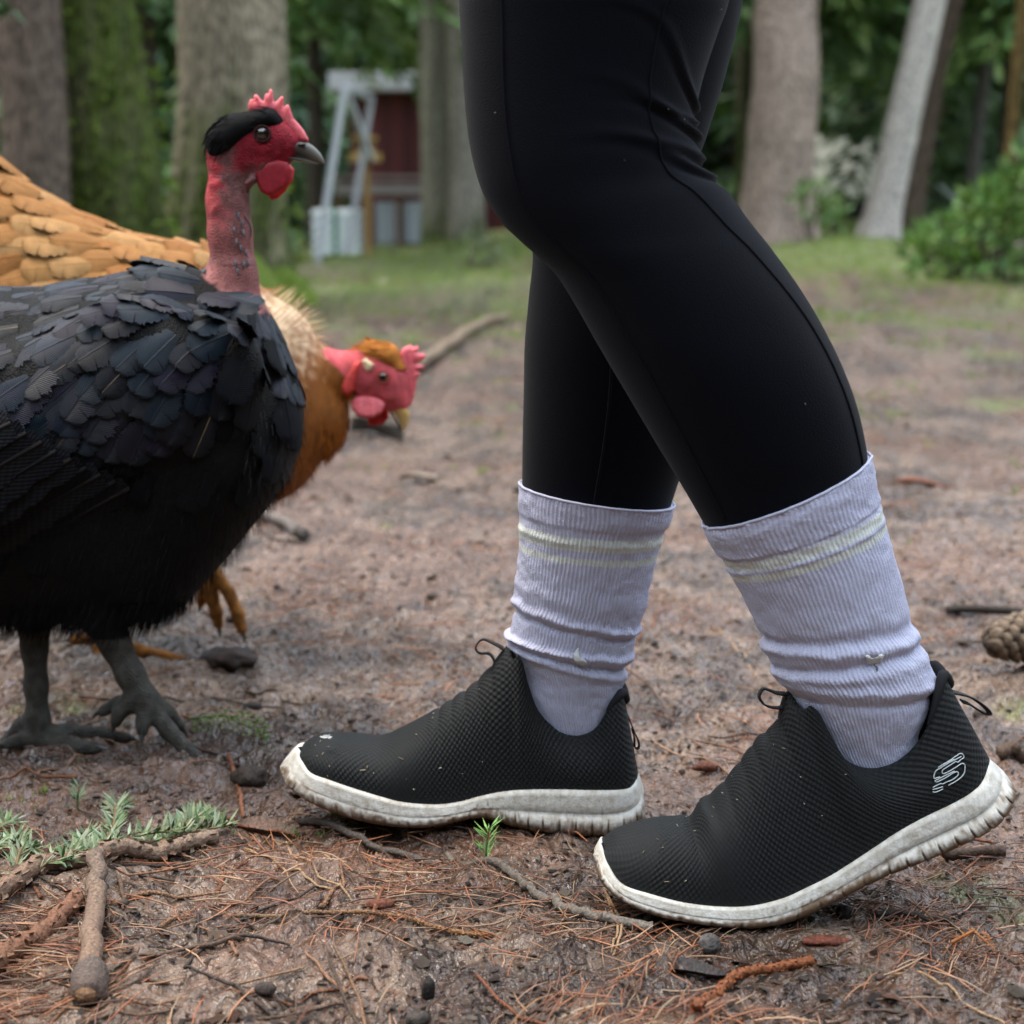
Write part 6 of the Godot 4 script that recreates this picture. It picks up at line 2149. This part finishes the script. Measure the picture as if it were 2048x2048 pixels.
func build_litter() -> void:
	var tan_ := Color(0.30, 0.20, 0.13)
	var red := Color(0.24, 0.085, 0.040)
	var gt_at := on_ground([-0.0487, -1.2234, -0.043, -1.2102], 0.006)
	var gt := stick("grey_twig", "long thin grey-brown twig lying in front of both shoes", "twig", [-0.1682, -1.3058, -0.1367, -1.2648, -0.0976, -1.2315, -0.0453, -1.2102, -0.0158, -1.1946, 0.0015, -1.1745, 0.0148, -1.1454, 0.0325, -1.1132, 0.0532, -1.0912, 0.0738, -1.0805, 0.0926, -1.0741], 0.0026, 0.0036, Color(0.075, 0.058, 0.048), Color(0.24, 0.20, 0.165), false, "", 0.25)
	var stub := Geo.new()
	stub.tube([gt_at[1], gt_at[1].lerp(gt_at[0], 0.5), gt_at[0]], [0.0026, 0.0024, 0.0018], 7, Color(0.19, 0.155, 0.125))
	part("side_stub", stub, mats["twig"], gt)
	var cs := stick("cut_stick", "stubby brown stick with a broken knobbed end at the lower left", "stick", [-0.2964, -1.172, -0.2839, -1.1177, -0.2674, -1.0375, -0.2595, -0.9977], 0.0060, 0.0074, Color(0.21, 0.15, 0.115), Color(0.29, 0.18, 0.12))
	var kg := Geo.new()
	var ka := on_ground([-0.2612, -1.0069, -0.2577, -0.9886, -0.2542, -0.9709, -0.2517, -0.9571], 0.007)
	kg.tube(ka, [0.0080, 0.0118, 0.0112, 0.0095], 14, Color(0.16, 0.125, 0.105), Color(0.13, 0.09, 0.07))
	for i in kg.v.size():
		kg.v[i] += (kg.v[i] - ka[1].lerp(ka[2], 0.5)).normalized() * 0.0035 * n_fine.get_noise_3d(kg.v[i].x * 1.6, kg.v[i].y * 1.6, kg.v[i].z * 1.6)
	part("knob", kg, mats["twig"], cs)
	var kw := Geo.new()
	kw.tube([ka[3] + Vector3(0, 0.001, 0.0005), ka[3] + Vector3(0, 0.0, 0.004)], [0.0072, 0.003], 10, Color(0.19, 0.10, 0.05))
	part("broken_wood", kw, mats["twig"], cs)
	stick("scaly_branch", "thick scaly brown conifer branch beside the green fir sprigs", "branch", [-0.2214, -1.2358, -0.2427, -1.2218, -0.2601, -1.2102, -0.2853, -1.1921, -0.3051, -1.1785, -0.3312, -1.1478, -0.3503, -1.1177, -0.3645, -1.0933], 0.0056, 0.0070, Color(0.30, 0.21, 0.15), Color(0.26, 0.155, 0.10), true)
	stick("scaly_branch", "scaly red-brown conifer branch at the left edge below the cut stick's top", "branch", [-0.2914, -1.1065, -0.2996, -1.0826, -0.307, -1.0576, -0.3157, -1.0336, -0.3279, -1.0069], 0.0062, 0.0072, Color(0.26, 0.12, 0.07), Color(0.22, 0.10, 0.055), true)
	stick("scaly_branch", "bright orange-brown scaly shoot at the bottom right of the picture", "branch", [0.1912, -1.0278, 0.1657, -1.0144, 0.139, -0.9995, 0.1236, -0.9797, 0.1128, -0.9537, 0.1064, -0.9307], 0.0030, 0.0036, Color(0.30, 0.095, 0.034), Color(0.25, 0.085, 0.034), true)
	stick("cedar_shoot", "thin red-brown cedar shoot left of the flat shoe's toe", "twig", [-0.2445, -1.431, -0.2337, -1.3959, -0.2221, -1.3495, -0.2126, -1.3058], 0.0020, 0.0016, red, Color(0.3, 0.12, 0.06), true)
	stick("cedar_shoot", "long thin tan shoot running right below the long grey twig", "twig", [-0.2171, -1.1034, -0.1889, -1.0946, -0.1478, -1.0933, -0.1071, -1.0946, -0.0762, -1.0847, -0.0408, -1.0805, -0.0144, -1.0783], 0.0014, 0.0017, Color(0.22, 0.15, 0.10), Color(0.36, 0.16, 0.06), true)
	stick("cedar_shoot", "red shoot pointing from the brown leaf toward the flat toe", "twig", [-0.2207, -1.2809, -0.1996, -1.2774, -0.1813, -1.2786, -0.1622, -1.2734], 0.0013, 0.0011, red, red, true)
	stick("dark_twig", "dark twig half buried behind the lifted heel", "twig", [0.2454, -1.1034, 0.2672, -1.0964, 0.2955, -1.0817, 0.3106, -1.0596, 0.3227, -1.0356], 0.0020, 0.0012, Color(0.05, 0.035, 0.028), Color(0.12, 0.075, 0.05))
	stick("bark_strip", "dark brown bark strip under the lifted heel", "bark", [0.317, -1.2091, 0.3381, -1.2039, 0.36, -1.1987], 0.0042, 0.0036, Color(0.085, 0.05, 0.035), Color(0.11, 0.07, 0.05), false, "", 0.5)
	stick("bark_strip", "dark brown bark strip lying by the right edge below the pine cone", "bark", [0.416, -1.419, 0.4288, -1.4246, 0.443, -1.4302], 0.006, 0.005, Color(0.11, 0.065, 0.04), Color(0.09, 0.05, 0.03), false, "", 0.5)
	stick("tan_twig", "tan twig running between the two shoes", "twig", [0.1265, -1.4693, 0.147, -1.4382, 0.1664, -1.4063, 0.1814, -1.379], 0.0013, 0.0010, Color(0.36, 0.23, 0.15), Color(0.28, 0.16, 0.1))
	stick("fallen_branch", "tan fallen branch beyond the ginger hen's comb", "branch", [-0.2656, -4.9201, -0.2001, -5.6356, -0.1202, -6.4535, -0.0245, -7.2978], 0.019, 0.015, Color(0.27, 0.19, 0.125), Color(0.30, 0.21, 0.14))
	stick("grey_stick", "pale grey stick with a dark end under the ginger hen's breast", "stick", [-0.4122, -2.643, -0.3781, -2.5809, -0.3354, -2.4858, -0.3058, -2.4171, -0.2891, -2.3841], 0.0085, 0.0075, Color(0.36, 0.30, 0.26), Color(0.05, 0.04, 0.035))
	stick("dark_stick", "dark wet stick on the mud at the right above the pine cone", "stick", [0.5121, -1.9889, 0.5499, -1.9782, 0.6151, -1.9676], 0.0050, 0.0055, Color(0.035, 0.026, 0.02), Color(0.05, 0.035, 0.028))
	for a in [[[-0.1927, -1.2868, -0.1641, -1.2234, -0.1379, -1.1646, -0.1175, -1.1291], "longer pale pine needle below the flat shoe's toe"], [[-0.1997, -1.2304, -0.1634, -1.187, -0.1363, -1.1502, -0.1094, -1.1199], "pale pine needle crossing the longer needle below the flat toe"], [[0.064, -1.1454, 0.0685, -1.0955, 0.0696, -1.0699, 0.0637, -1.0415], "upright tan needle blade before the lifted shoe's toe"], [[0.0644, -1.136, 0.0724, -1.0869, 0.0693, -1.0495, 0.0643, -1.0375], "tan needle blade curving under the lifted shoe's toe"], [[0.2361, -1.0024, 0.2533, -0.9922, 0.2715, -0.9744, 0.2894, -0.947], "long tan pine needle at the lower right"], [[0.2287, -1.9163, 0.2393, -1.8096, 0.2488, -1.6938], "pale dry grass blade between the two socks"]]:
		stick("pine_needle", a[1], "needle", a[0], 0.0011, 0.0008, Color(0.40, 0.235, 0.125), Color(0.44, 0.29, 0.17))
	# green sprigs
	var fir := [Color(0.105, 0.15, 0.065), Color(0.16, 0.20, 0.105), Color(0.065, 0.115, 0.035), Color(0.22, 0.26, 0.165)]
	sprig("pale green fir sprig lying above the scaly branch", [[-0.3397, -1.1795, -0.3089, -1.2102, -0.2734, -1.2369, -0.244, -1.2507, -0.2174, -1.2602], [-0.3122, -1.2075, -0.3026, -1.2424, -0.3088, -1.2879, -0.3121, -1.3119], [-0.2734, -1.2369, -0.2629, -1.2648, -0.2539, -1.2821, -0.2468, -1.3119], [-0.2625, -1.2424, -0.2466, -1.2648, -0.2343, -1.2879], [-0.3245, -1.1946, -0.3226, -1.2261, -0.3219, -1.2479]], 0.016, fir, Color(0.16, 0.10, 0.05))
	sprig("pale green fir sprig cut by the left edge", [[-0.3797, -1.1795, -0.3714, -1.2102, -0.351, -1.1998, -0.327, -1.1895], [-0.3959, -1.2535, -0.3891, -1.2648, -0.3842, -1.2763], [-0.3513, -1.1598, -0.3511, -1.1795, -0.3424, -1.1895], [-0.3293, -1.1407, -0.3225, -1.1502, -0.3119, -1.1598], [-0.385, -1.2102, -0.377, -1.2369, -0.3646, -1.2424]], 0.016, fir, Color(0.16, 0.10, 0.05))
	var sprout := [Color(0.10, 0.24, 0.05), Color(0.15, 0.30, 0.07)]
	tuft("small green fir seedling standing below the arch of the flat shoe", [-0.0197, -1.2117], 0.026, 34, sprout)
	tuft("small grey-green seedling on the mud below the black hen's feet", [-0.3458, -1.3119], 0.018, 22, [Color(0.10, 0.17, 0.08)])
	frond("yellow-green cedar frond by the black hen's front foot", [-0.2955, -1.5206], [-0.2191, -1.4596], [Color(0.15, 0.20, 0.055), Color(0.20, 0.25, 0.085), Color(0.115, 0.16, 0.045)])
	frond("dead orange cedar frond behind the lifted shoe", [0.2844, -1.0515], [0.3099, -1.0475], [Color(0.50, 0.20, 0.07), Color(0.42, 0.16, 0.05)])
	pine_cone([0.5188, -1.7038])
	lump("oak_gall", "small round grey gall below the lifted shoe's toe", "gall", [0.1269, -1.0447], 0.0072, Vector3(1, 0.95, 1), Color(0.12, 0.105, 0.10), "", 0.05)
	lump("bark_stump", "small black bark chip standing on the mud at the bottom", "chip", [-0.0507, -0.9922], 0.0070, Vector3(0.62, 1.3, 0.6), Color(0.02, 0.014, 0.012), "", 0.3)
	lump("mud_clod", "dark round clod left of the flat shoe's toe", "clod", [-0.218, -1.3776], 0.0125, Vector3(1.2, 0.8, 1), Color(0.055, 0.038, 0.030))
	lump("mud_clod", "dark brown clod on the mud behind the black hen's front foot", "clod", [-0.2974, -1.7552], 0.022, Vector3(1.3, 0.55, 1), Color(0.060, 0.038, 0.030))
	lump("mud_clod", "small black clod under the arch of the lifted shoe", "clod", [0.2262, -1.1078], 0.0062, Vector3(1, 0.9, 1), Color(0.025, 0.018, 0.016))
	lump("cone_catkin", "curled red-brown catkin on the mud near the picture's bottom centre", "catkin", [-0.0883, -1.1052], 0.0058, Vector3(1.7, 0.65, 0.8), Color(0.17, 0.055, 0.028), "", 0.5)
	lump("cone_catkin", "red-brown bud scale below the lifted shoe", "catkin", [0.2053, -1.0596], 0.0075, Vector3(1.9, 0.55, 0.8), Color(0.16, 0.045, 0.025), "", 0.5)
	lump("cone_catkin", "red-brown bud between the two shoes", "catkin", [0.163, -1.3857], 0.0065, Vector3(1.9, 0.6, 0.8), Color(0.16, 0.055, 0.03), "", 0.5)
	dry_leaf("flat brown leaf in front of the flat shoe's toe", [-0.1902, -1.2832], 0.060, 0.026, 0.1, Color(0.20, 0.125, 0.09))
	dry_leaf("dark wet leaf at the bottom right before the gall", [0.1134, -1.005], 0.050, 0.018, 0.05, Color(0.06, 0.048, 0.045))
	dry_leaf("pale dry leaf lying beyond the ginger hen's breast", [-0.1526, -2.965], 0.085, 0.028, 0.1, Color(0.34, 0.27, 0.21))
	dry_leaf("red-brown leaf on the mud right of the lifted leg's sock", [0.7029, -2.908], 0.11, 0.03, 0.15, Color(0.32, 0.12, 0.07))
	dry_leaf("dark upturned leaf below the ginger hen's beak", [-0.2758, -3.5036], 0.13, 0.05, 0.5, Color(0.12, 0.10, 0.085), 0.6)
	var fluff := thing("down_tuft", "tiny white tuft of down on the flat shoe's toe", "down", Vector3(-0.1445, 0.0658, -1.29))
	var fg := Geo.new()
	for i in 60:
		strand(fg, Vector3(-0.1428, 0.0707, -1.275) + Vector3(rng.randf_range(-0.003, 0.003), 0, rng.randf_range(-0.002, 0.002)), Vector3(rng.randf_range(-1, 1), rng.randf_range(-0.2, 0.9), rng.randf_range(-1, 1)).normalized() * 0.003, Vector3.ZERO, 0.0004, Color(0.7, 0.7, 0.68))
	part("barbs", fg, mats["plain"], fluff)
	scattered()


func tuft(label: String, at: Array, high: float, count: int, cols: Array) -> void:
	var p := on_ground(at, 0.0)[0] as Vector3
	var root := thing("seedling", label, "seedling", p)
	var st := Geo.new()
	st.tube([p - Vector3(0, 0.004, 0), p + Vector3(0.001, high * 0.5, 0), p + Vector3(0.003, high, 0)], [0.0010, 0.0009, 0.0005], 6, Color(0.12, 0.14, 0.05))
	part("stem", st, mats["plain"], root)
	var g := Geo.new()
	for i in count:
		var t := rng.randf()
		var a := rng.randf() * TAU
		blade(g, p + Vector3(0.003 * t, high * t, 0), (Vector3(cos(a), rng.randf_range(0.3, 1.1), sin(a)).normalized()) * rng.randf_range(0.010, 0.017), 0.0008, some(cols[rng.randi() % cols.size()], 0.3))
	part("needles", g, mats["needle"], root)


# a flat scale-leaved spray between two ground points
func frond(label: String, from: Array, to: Array, cols: Array) -> void:
	var a := on_ground(from, 0.006)[0] as Vector3
	var b := on_ground(to, 0.010)[0] as Vector3
	var root := thing("cedar_frond", label, "frond", Vector3(a.x, ground_y(a.x, a.z), a.z))
	var g := Geo.new()
	var d := b - a
	var l := d.length()
	var s := d.cross(Vector3.UP).normalized()
	for i in 13:
		var t := i / 12.0
		var p := a.lerp(b, t) + Vector3(0, 0.010 * sin(t * PI) + rng.randf_range(-0.003, 0.004), 0)
		for sg in [-1.0, 1.0]:
			var o: Vector3 = (s * sg * 0.8 + d.normalized() * 0.75).normalized() * l * 0.30 * (sin(t * PI * 0.85 + 0.4))
			for k in 7:
				var u := k / 6.0
				var q := p + o * u - Vector3(0, 0.006 * u * u, 0)
				leaf_face(g, q, (o.normalized() + d.normalized() * 0.5 + Vector3(0, rng.randf_range(-0.35, 0.35), 0)).normalized() * l * 0.060, l * 0.008, some(cols[rng.randi() % cols.size()], 0.25))
				leaf_face(g, q, (o.normalized() * 0.6 - s * sg * 0.5 + d.normalized() * 0.8).normalized() * l * 0.05, l * 0.009, some(cols[rng.randi() % cols.size()], 0.25))
	part("scale_leaves", g, mats["leaf"], root)
	var st := Geo.new()
	st.tube([a, a.lerp(b, 0.5) + Vector3(0, 0.010, 0), b], [0.0014, 0.0011, 0.0005], 6, cols[0] * 0.7)
	part("stem", st, mats["plain"], root)


func pine_cone(at: Array) -> void:
	var p := on_ground(at, 0.028)[0] as Vector3
	var root := thing("pine_cone", "brown pine cone lying at the right edge", "pine cone", Vector3(p.x, ground_y(p.x, p.z), p.z))
	var ax := Vector3(0.94, 0.05, -0.3).normalized()
	var core := Geo.new()
	core.tube([p - ax * 0.045, p - ax * 0.02, p + ax * 0.03, p + ax * 0.06], [0.006, 0.020, 0.019, 0.006], 12, Color(0.07, 0.05, 0.035))
	part("core", core, mats["twig"], root)
	var sc := Geo.new()
	sc.pillow(pairs([0.0, -0.004, 0.010, -0.0085, 0.017, -0.0075, 0.0205, 0.0, 0.017, 0.0075, 0.010, 0.0085, 0.0, 0.004]), 0.0042, 0.0035, 0.003)
	for i in sc.v.size():
		var k := clampf(sc.v[i].x / 0.02, 0.0, 1.0)
		sc.v[i].z += 0.004 * k * k
		sc.c[i] = Color(0.09, 0.06, 0.04).lerp(Color(0.27, 0.19, 0.125), pow(k, 2.0))
	var me := sc.mesh()
	var s := ax.cross(Vector3.UP).normalized()
	var u := s.cross(ax)
	for i in 96:
		var t := i / 95.0
		var a := i * 2.39996
		var o := s * cos(a) + u * sin(a)
		var r := 0.020 * sin(clampf(t * 0.9 + 0.08, 0, 1) * PI) + 0.003
		var q := p + ax * lerpf(-0.046, 0.056, t) + o * r * 0.5
		var x := (o * 1.0 - ax * lerpf(0.9, 0.35, t) * -0.6).normalized()
		var z := (ax - x * ax.dot(x)).normalized()
		var m := MeshInstance3D.new()
		m.mesh = me
		m.material_override = mats["twig"]
		m.name = "scale"
		m.transform = Transform3D(Basis(x, z.cross(x), z).scaled_local(Vector3.ONE * lerpf(0.85, 1.05, sin(t * PI))), q - root.position)
		root.add_child(m, true)


func stuff_copies(kind: String, label: String, category: String, mesh: Mesh, m: Material, where: Array, tint: Array) -> void:
	var mm := MultiMesh.new()
	mm.transform_format = MultiMesh.TRANSFORM_3D
	mm.use_colors = true
	mm.mesh = mesh
	mm.instance_count = where.size()
	for i in where.size():
		mm.set_instance_transform(i, where[i])
		mm.set_instance_color(i, tint[i])
	var o := MultiMeshInstance3D.new()
	o.multimesh = mm
	o.material_override = m
	o.name = called(kind)
	add_child(o)
	tag(o, label, category, "", "stuff")


# a random point of the mud in view: nearer ground gets more
func spot(far: float, tight := 1.0) -> Vector2:
	var z := -0.88 - (far - 0.88) * pow(rng.randf(), 1.0 + tight)
	return Vector2(rng.randf_range(-0.36, 0.36) * -z, z)


func scattered() -> void:
	var clump := FastNoiseLite.new()
	clump.seed = 404
	clump.frequency = 3.2
	clump.fractal_octaves = 3
	# needles
	var nm := Geo.new()
	nm.tube([Vector3(-0.5, 0, 0), Vector3(-0.2, 0.03, 0.03), Vector3(0.15, 0.035, 0.04), Vector3(0.5, 0.0, 0)], [0.006, 0.0105, 0.0105, 0.004], 5, Color.WHITE)
	var me := nm.mesh()
	var where := []
	var tint := []
	var tones := [Color(0.25, 0.095, 0.044), Color(0.30, 0.145, 0.075), Color(0.18, 0.072, 0.040), Color(0.11, 0.058, 0.040), Color(0.34, 0.21, 0.13)]
	var tries := 0
	while where.size() < 12000 and tries < 90000:
		tries += 1
		var p := spot(9.0, 1.3)
		var den := clump.get_noise_2d(p.x, p.y) - 0.04
		# the lower left corner and the ground round the hens are strewn thick
		den += 0.55 * hump(p.x + 0.27, 0.16) * hump(p.y + 1.0, 0.13) + 0.30 * hump(p.x + 0.12, 0.2) * hump(p.y + 1.75, 0.25)
		if rng.randf() > clampf(den * 1.7, 0.03, 1.0):
			continue
		var l := rng.randf_range(0.012, 0.050) * (1.0 + clampf((-p.y - 2.5) / 5.0, 0.0, 1.0))
		var a := rng.randf() * TAU if rng.randf() < 0.55 else clump.get_noise_2d(p.x * 0.5 + 9.0, p.y * 0.5) * 3.0 + rng.randf_range(-0.3, 0.3)
		var b := Basis(Vector3.UP, a) * Basis(Vector3.RIGHT, rng.randf() * TAU)
		b = Basis(Vector3(cos(a + 1.57), 0, -sin(a + 1.57)), rng.randf_range(-0.10, 0.10)) * b
		where.append(Transform3D(b.scaled_local(Vector3(l, 0.05, 0.05) if l > 0.05 else Vector3(l, l * rng.randf_range(0.8, 1.6), l)), Vector3(p.x, ground_y(p.x, p.y) + rng.randf_range(0.0005, 0.003), p.y)))
		tint.append(some(tones[rng.randi() % 5], 0.3))
	stuff_copies("needle_litter", "rust coloured conifer needles strewn over the mud", "needles", me, mats["needle"], where, tint)
	# crumbs of bark, seed scales and leaf scraps
	var cm := Geo.new()
	for e in 2:
		var o := cm.vert(Vector3(0.03, 0.11 if e == 0 else -0.05, -0.02))
		for q in pairs([-0.5, -0.12, -0.2, -0.3, 0.25, -0.22, 0.5, 0.02, 0.2, 0.26, -0.3, 0.2]):
			cm.vert(Vector3(q.x, 0.04 * sin(q.x * 9.0), q.y))
		for q in 6:
			if e == 0:
				cm.tri(o, o + 1 + q, o + 1 + (q + 1) % 6)
			else:
				cm.tri(o, o + 1 + (q + 1) % 6, o + 1 + q)
	me = cm.mesh()
	where = []
	tint = []
	var crumb := [Color(0.045, 0.030, 0.024), Color(0.075, 0.046, 0.034), Color(0.20, 0.10, 0.06), Color(0.28, 0.19, 0.14), Color(0.14, 0.10, 0.08), Color(0.36, 0.28, 0.22)]
	while where.size() < 24000:
		var p := spot(13.0, 1.2)
		if rng.randf() > clampf(clump.get_noise_2d(p.x * 1.3 + 30.0, p.y * 1.3) * 1.2 + 0.45, 0.06, 1.0):
			continue
		var l := rng.randf_range(0.0022, 0.0085) * (1.0 + clampf((-p.y - 1.6) / 2.5, 0.0, 5.0))
		if rng.randf() < 0.06:
			l *= 2.0
		var b := Basis(Vector3.UP, rng.randf() * TAU) * Basis(Vector3.RIGHT, rng.randf_range(-0.5, 0.5))
		where.append(Transform3D(b.scaled_local(Vector3(l, l * rng.randf_range(0.5, 1.6), l)), Vector3(p.x, ground_y(p.x, p.y) + l * 0.06, p.y)))
		tint.append(some(crumb[rng.randi() % 6], 0.3))
	stuff_copies("bark_crumbs", "brown crumbs of bark and leaf scraps on the mud", "litter", me, mats["twig"], where, tint)
	# moss and short grass
	var bm := Geo.new()
	for i in 7:
		var a := i * 0.9
		blade(bm, Vector3(cos(a * 2.3) * 0.3, -0.1, sin(a * 2.3) * 0.3), Vector3(cos(a) * 0.45, 0.9 + 0.3 * sin(a * 3.0), sin(a) * 0.45), 0.09, Color.WHITE)
	me = bm.mesh()
	where = []
	tint = []
	tries = 0
	while where.size() < 9000 and tries < 90000:
		tries += 1
		var p := spot(19.0, 0.35)
		var away := clampf((-p.y - 2.2) / 5.0, 0.0, 1.0)
		var d := clump.get_noise_2d(p.x * 0.55 + 60.0, p.y * 0.5 - 20.0) - 0.52 + 0.46 * away + 0.4 * clampf((-p.y - 9.0) / 3.0, 0.0, 1.0)
		if d < 0.0:
			continue
		var l := rng.randf_range(0.004, 0.010) * (1.0 + clampf((-p.y - 2.0) / 3.0, 0.0, 6.0))
		where.append(Transform3D(Basis(Vector3.UP, rng.randf() * TAU).scaled_local(Vector3(l, l, l)), Vector3(p.x, ground_y(p.x, p.y), p.y)))
		tint.append(some([Color(0.16, 0.22, 0.035), Color(0.12, 0.19, 0.04), Color(0.20, 0.25, 0.05)][rng.randi() % 3], 0.3))
	stuff_copies("moss_and_grass", "short moss and grass growing in patches on the ground", "grass", me, mats["leaf"], where, tint)
	# loose twigs one can pick up
	for i in 76:
		var p := spot(3.4, 0.9) if i < 52 else Vector2(rng.randf_range(-0.36, -0.08), rng.randf_range(-1.22, -0.93))
		if press(p.x, p.y) > 0.2:
			p.x -= 0.5
		var a := rng.randf() * TAU
		var l := rng.randf_range(0.03, 0.10) * (0.6 - 0.35 * p.y)
		var d := Vector2(cos(a), sin(a) * 0.8) * l
		var e := Vector2(-d.y, d.x) * rng.randf_range(-0.25, 0.25)
		var c: Color = [Color(0.22, 0.085, 0.04), Color(0.13, 0.08, 0.055), Color(0.28, 0.15, 0.085), Color(0.07, 0.048, 0.038)][i % 4]
		stick("small_twig", "small loose brown twig among the needle litter", "twig", [p.x - d.x, p.y - d.y, p.x + e.x, p.y + e.y, p.x + d.x, p.y + d.y], rng.randf_range(0.0009, 0.0018), 0.0008, c, some(c, 0.3), i % 3 == 0, "loose twigs on the mud")
	for i in 40:
		var p := spot(3.8, 0.8)
		if press(p.x, p.y) > 0.2:
			p.x -= 0.45
		lump("clod", "small dark clod lying loose on the mud", "clod", [p.x, p.y], rng.randf_range(0.002, 0.0058) * (0.7 - 0.3 * p.y), Vector3(1.2, 0.7, 1.0), some(Color(0.060, 0.042, 0.034), 0.4), "loose clods on the mud", 0.6)
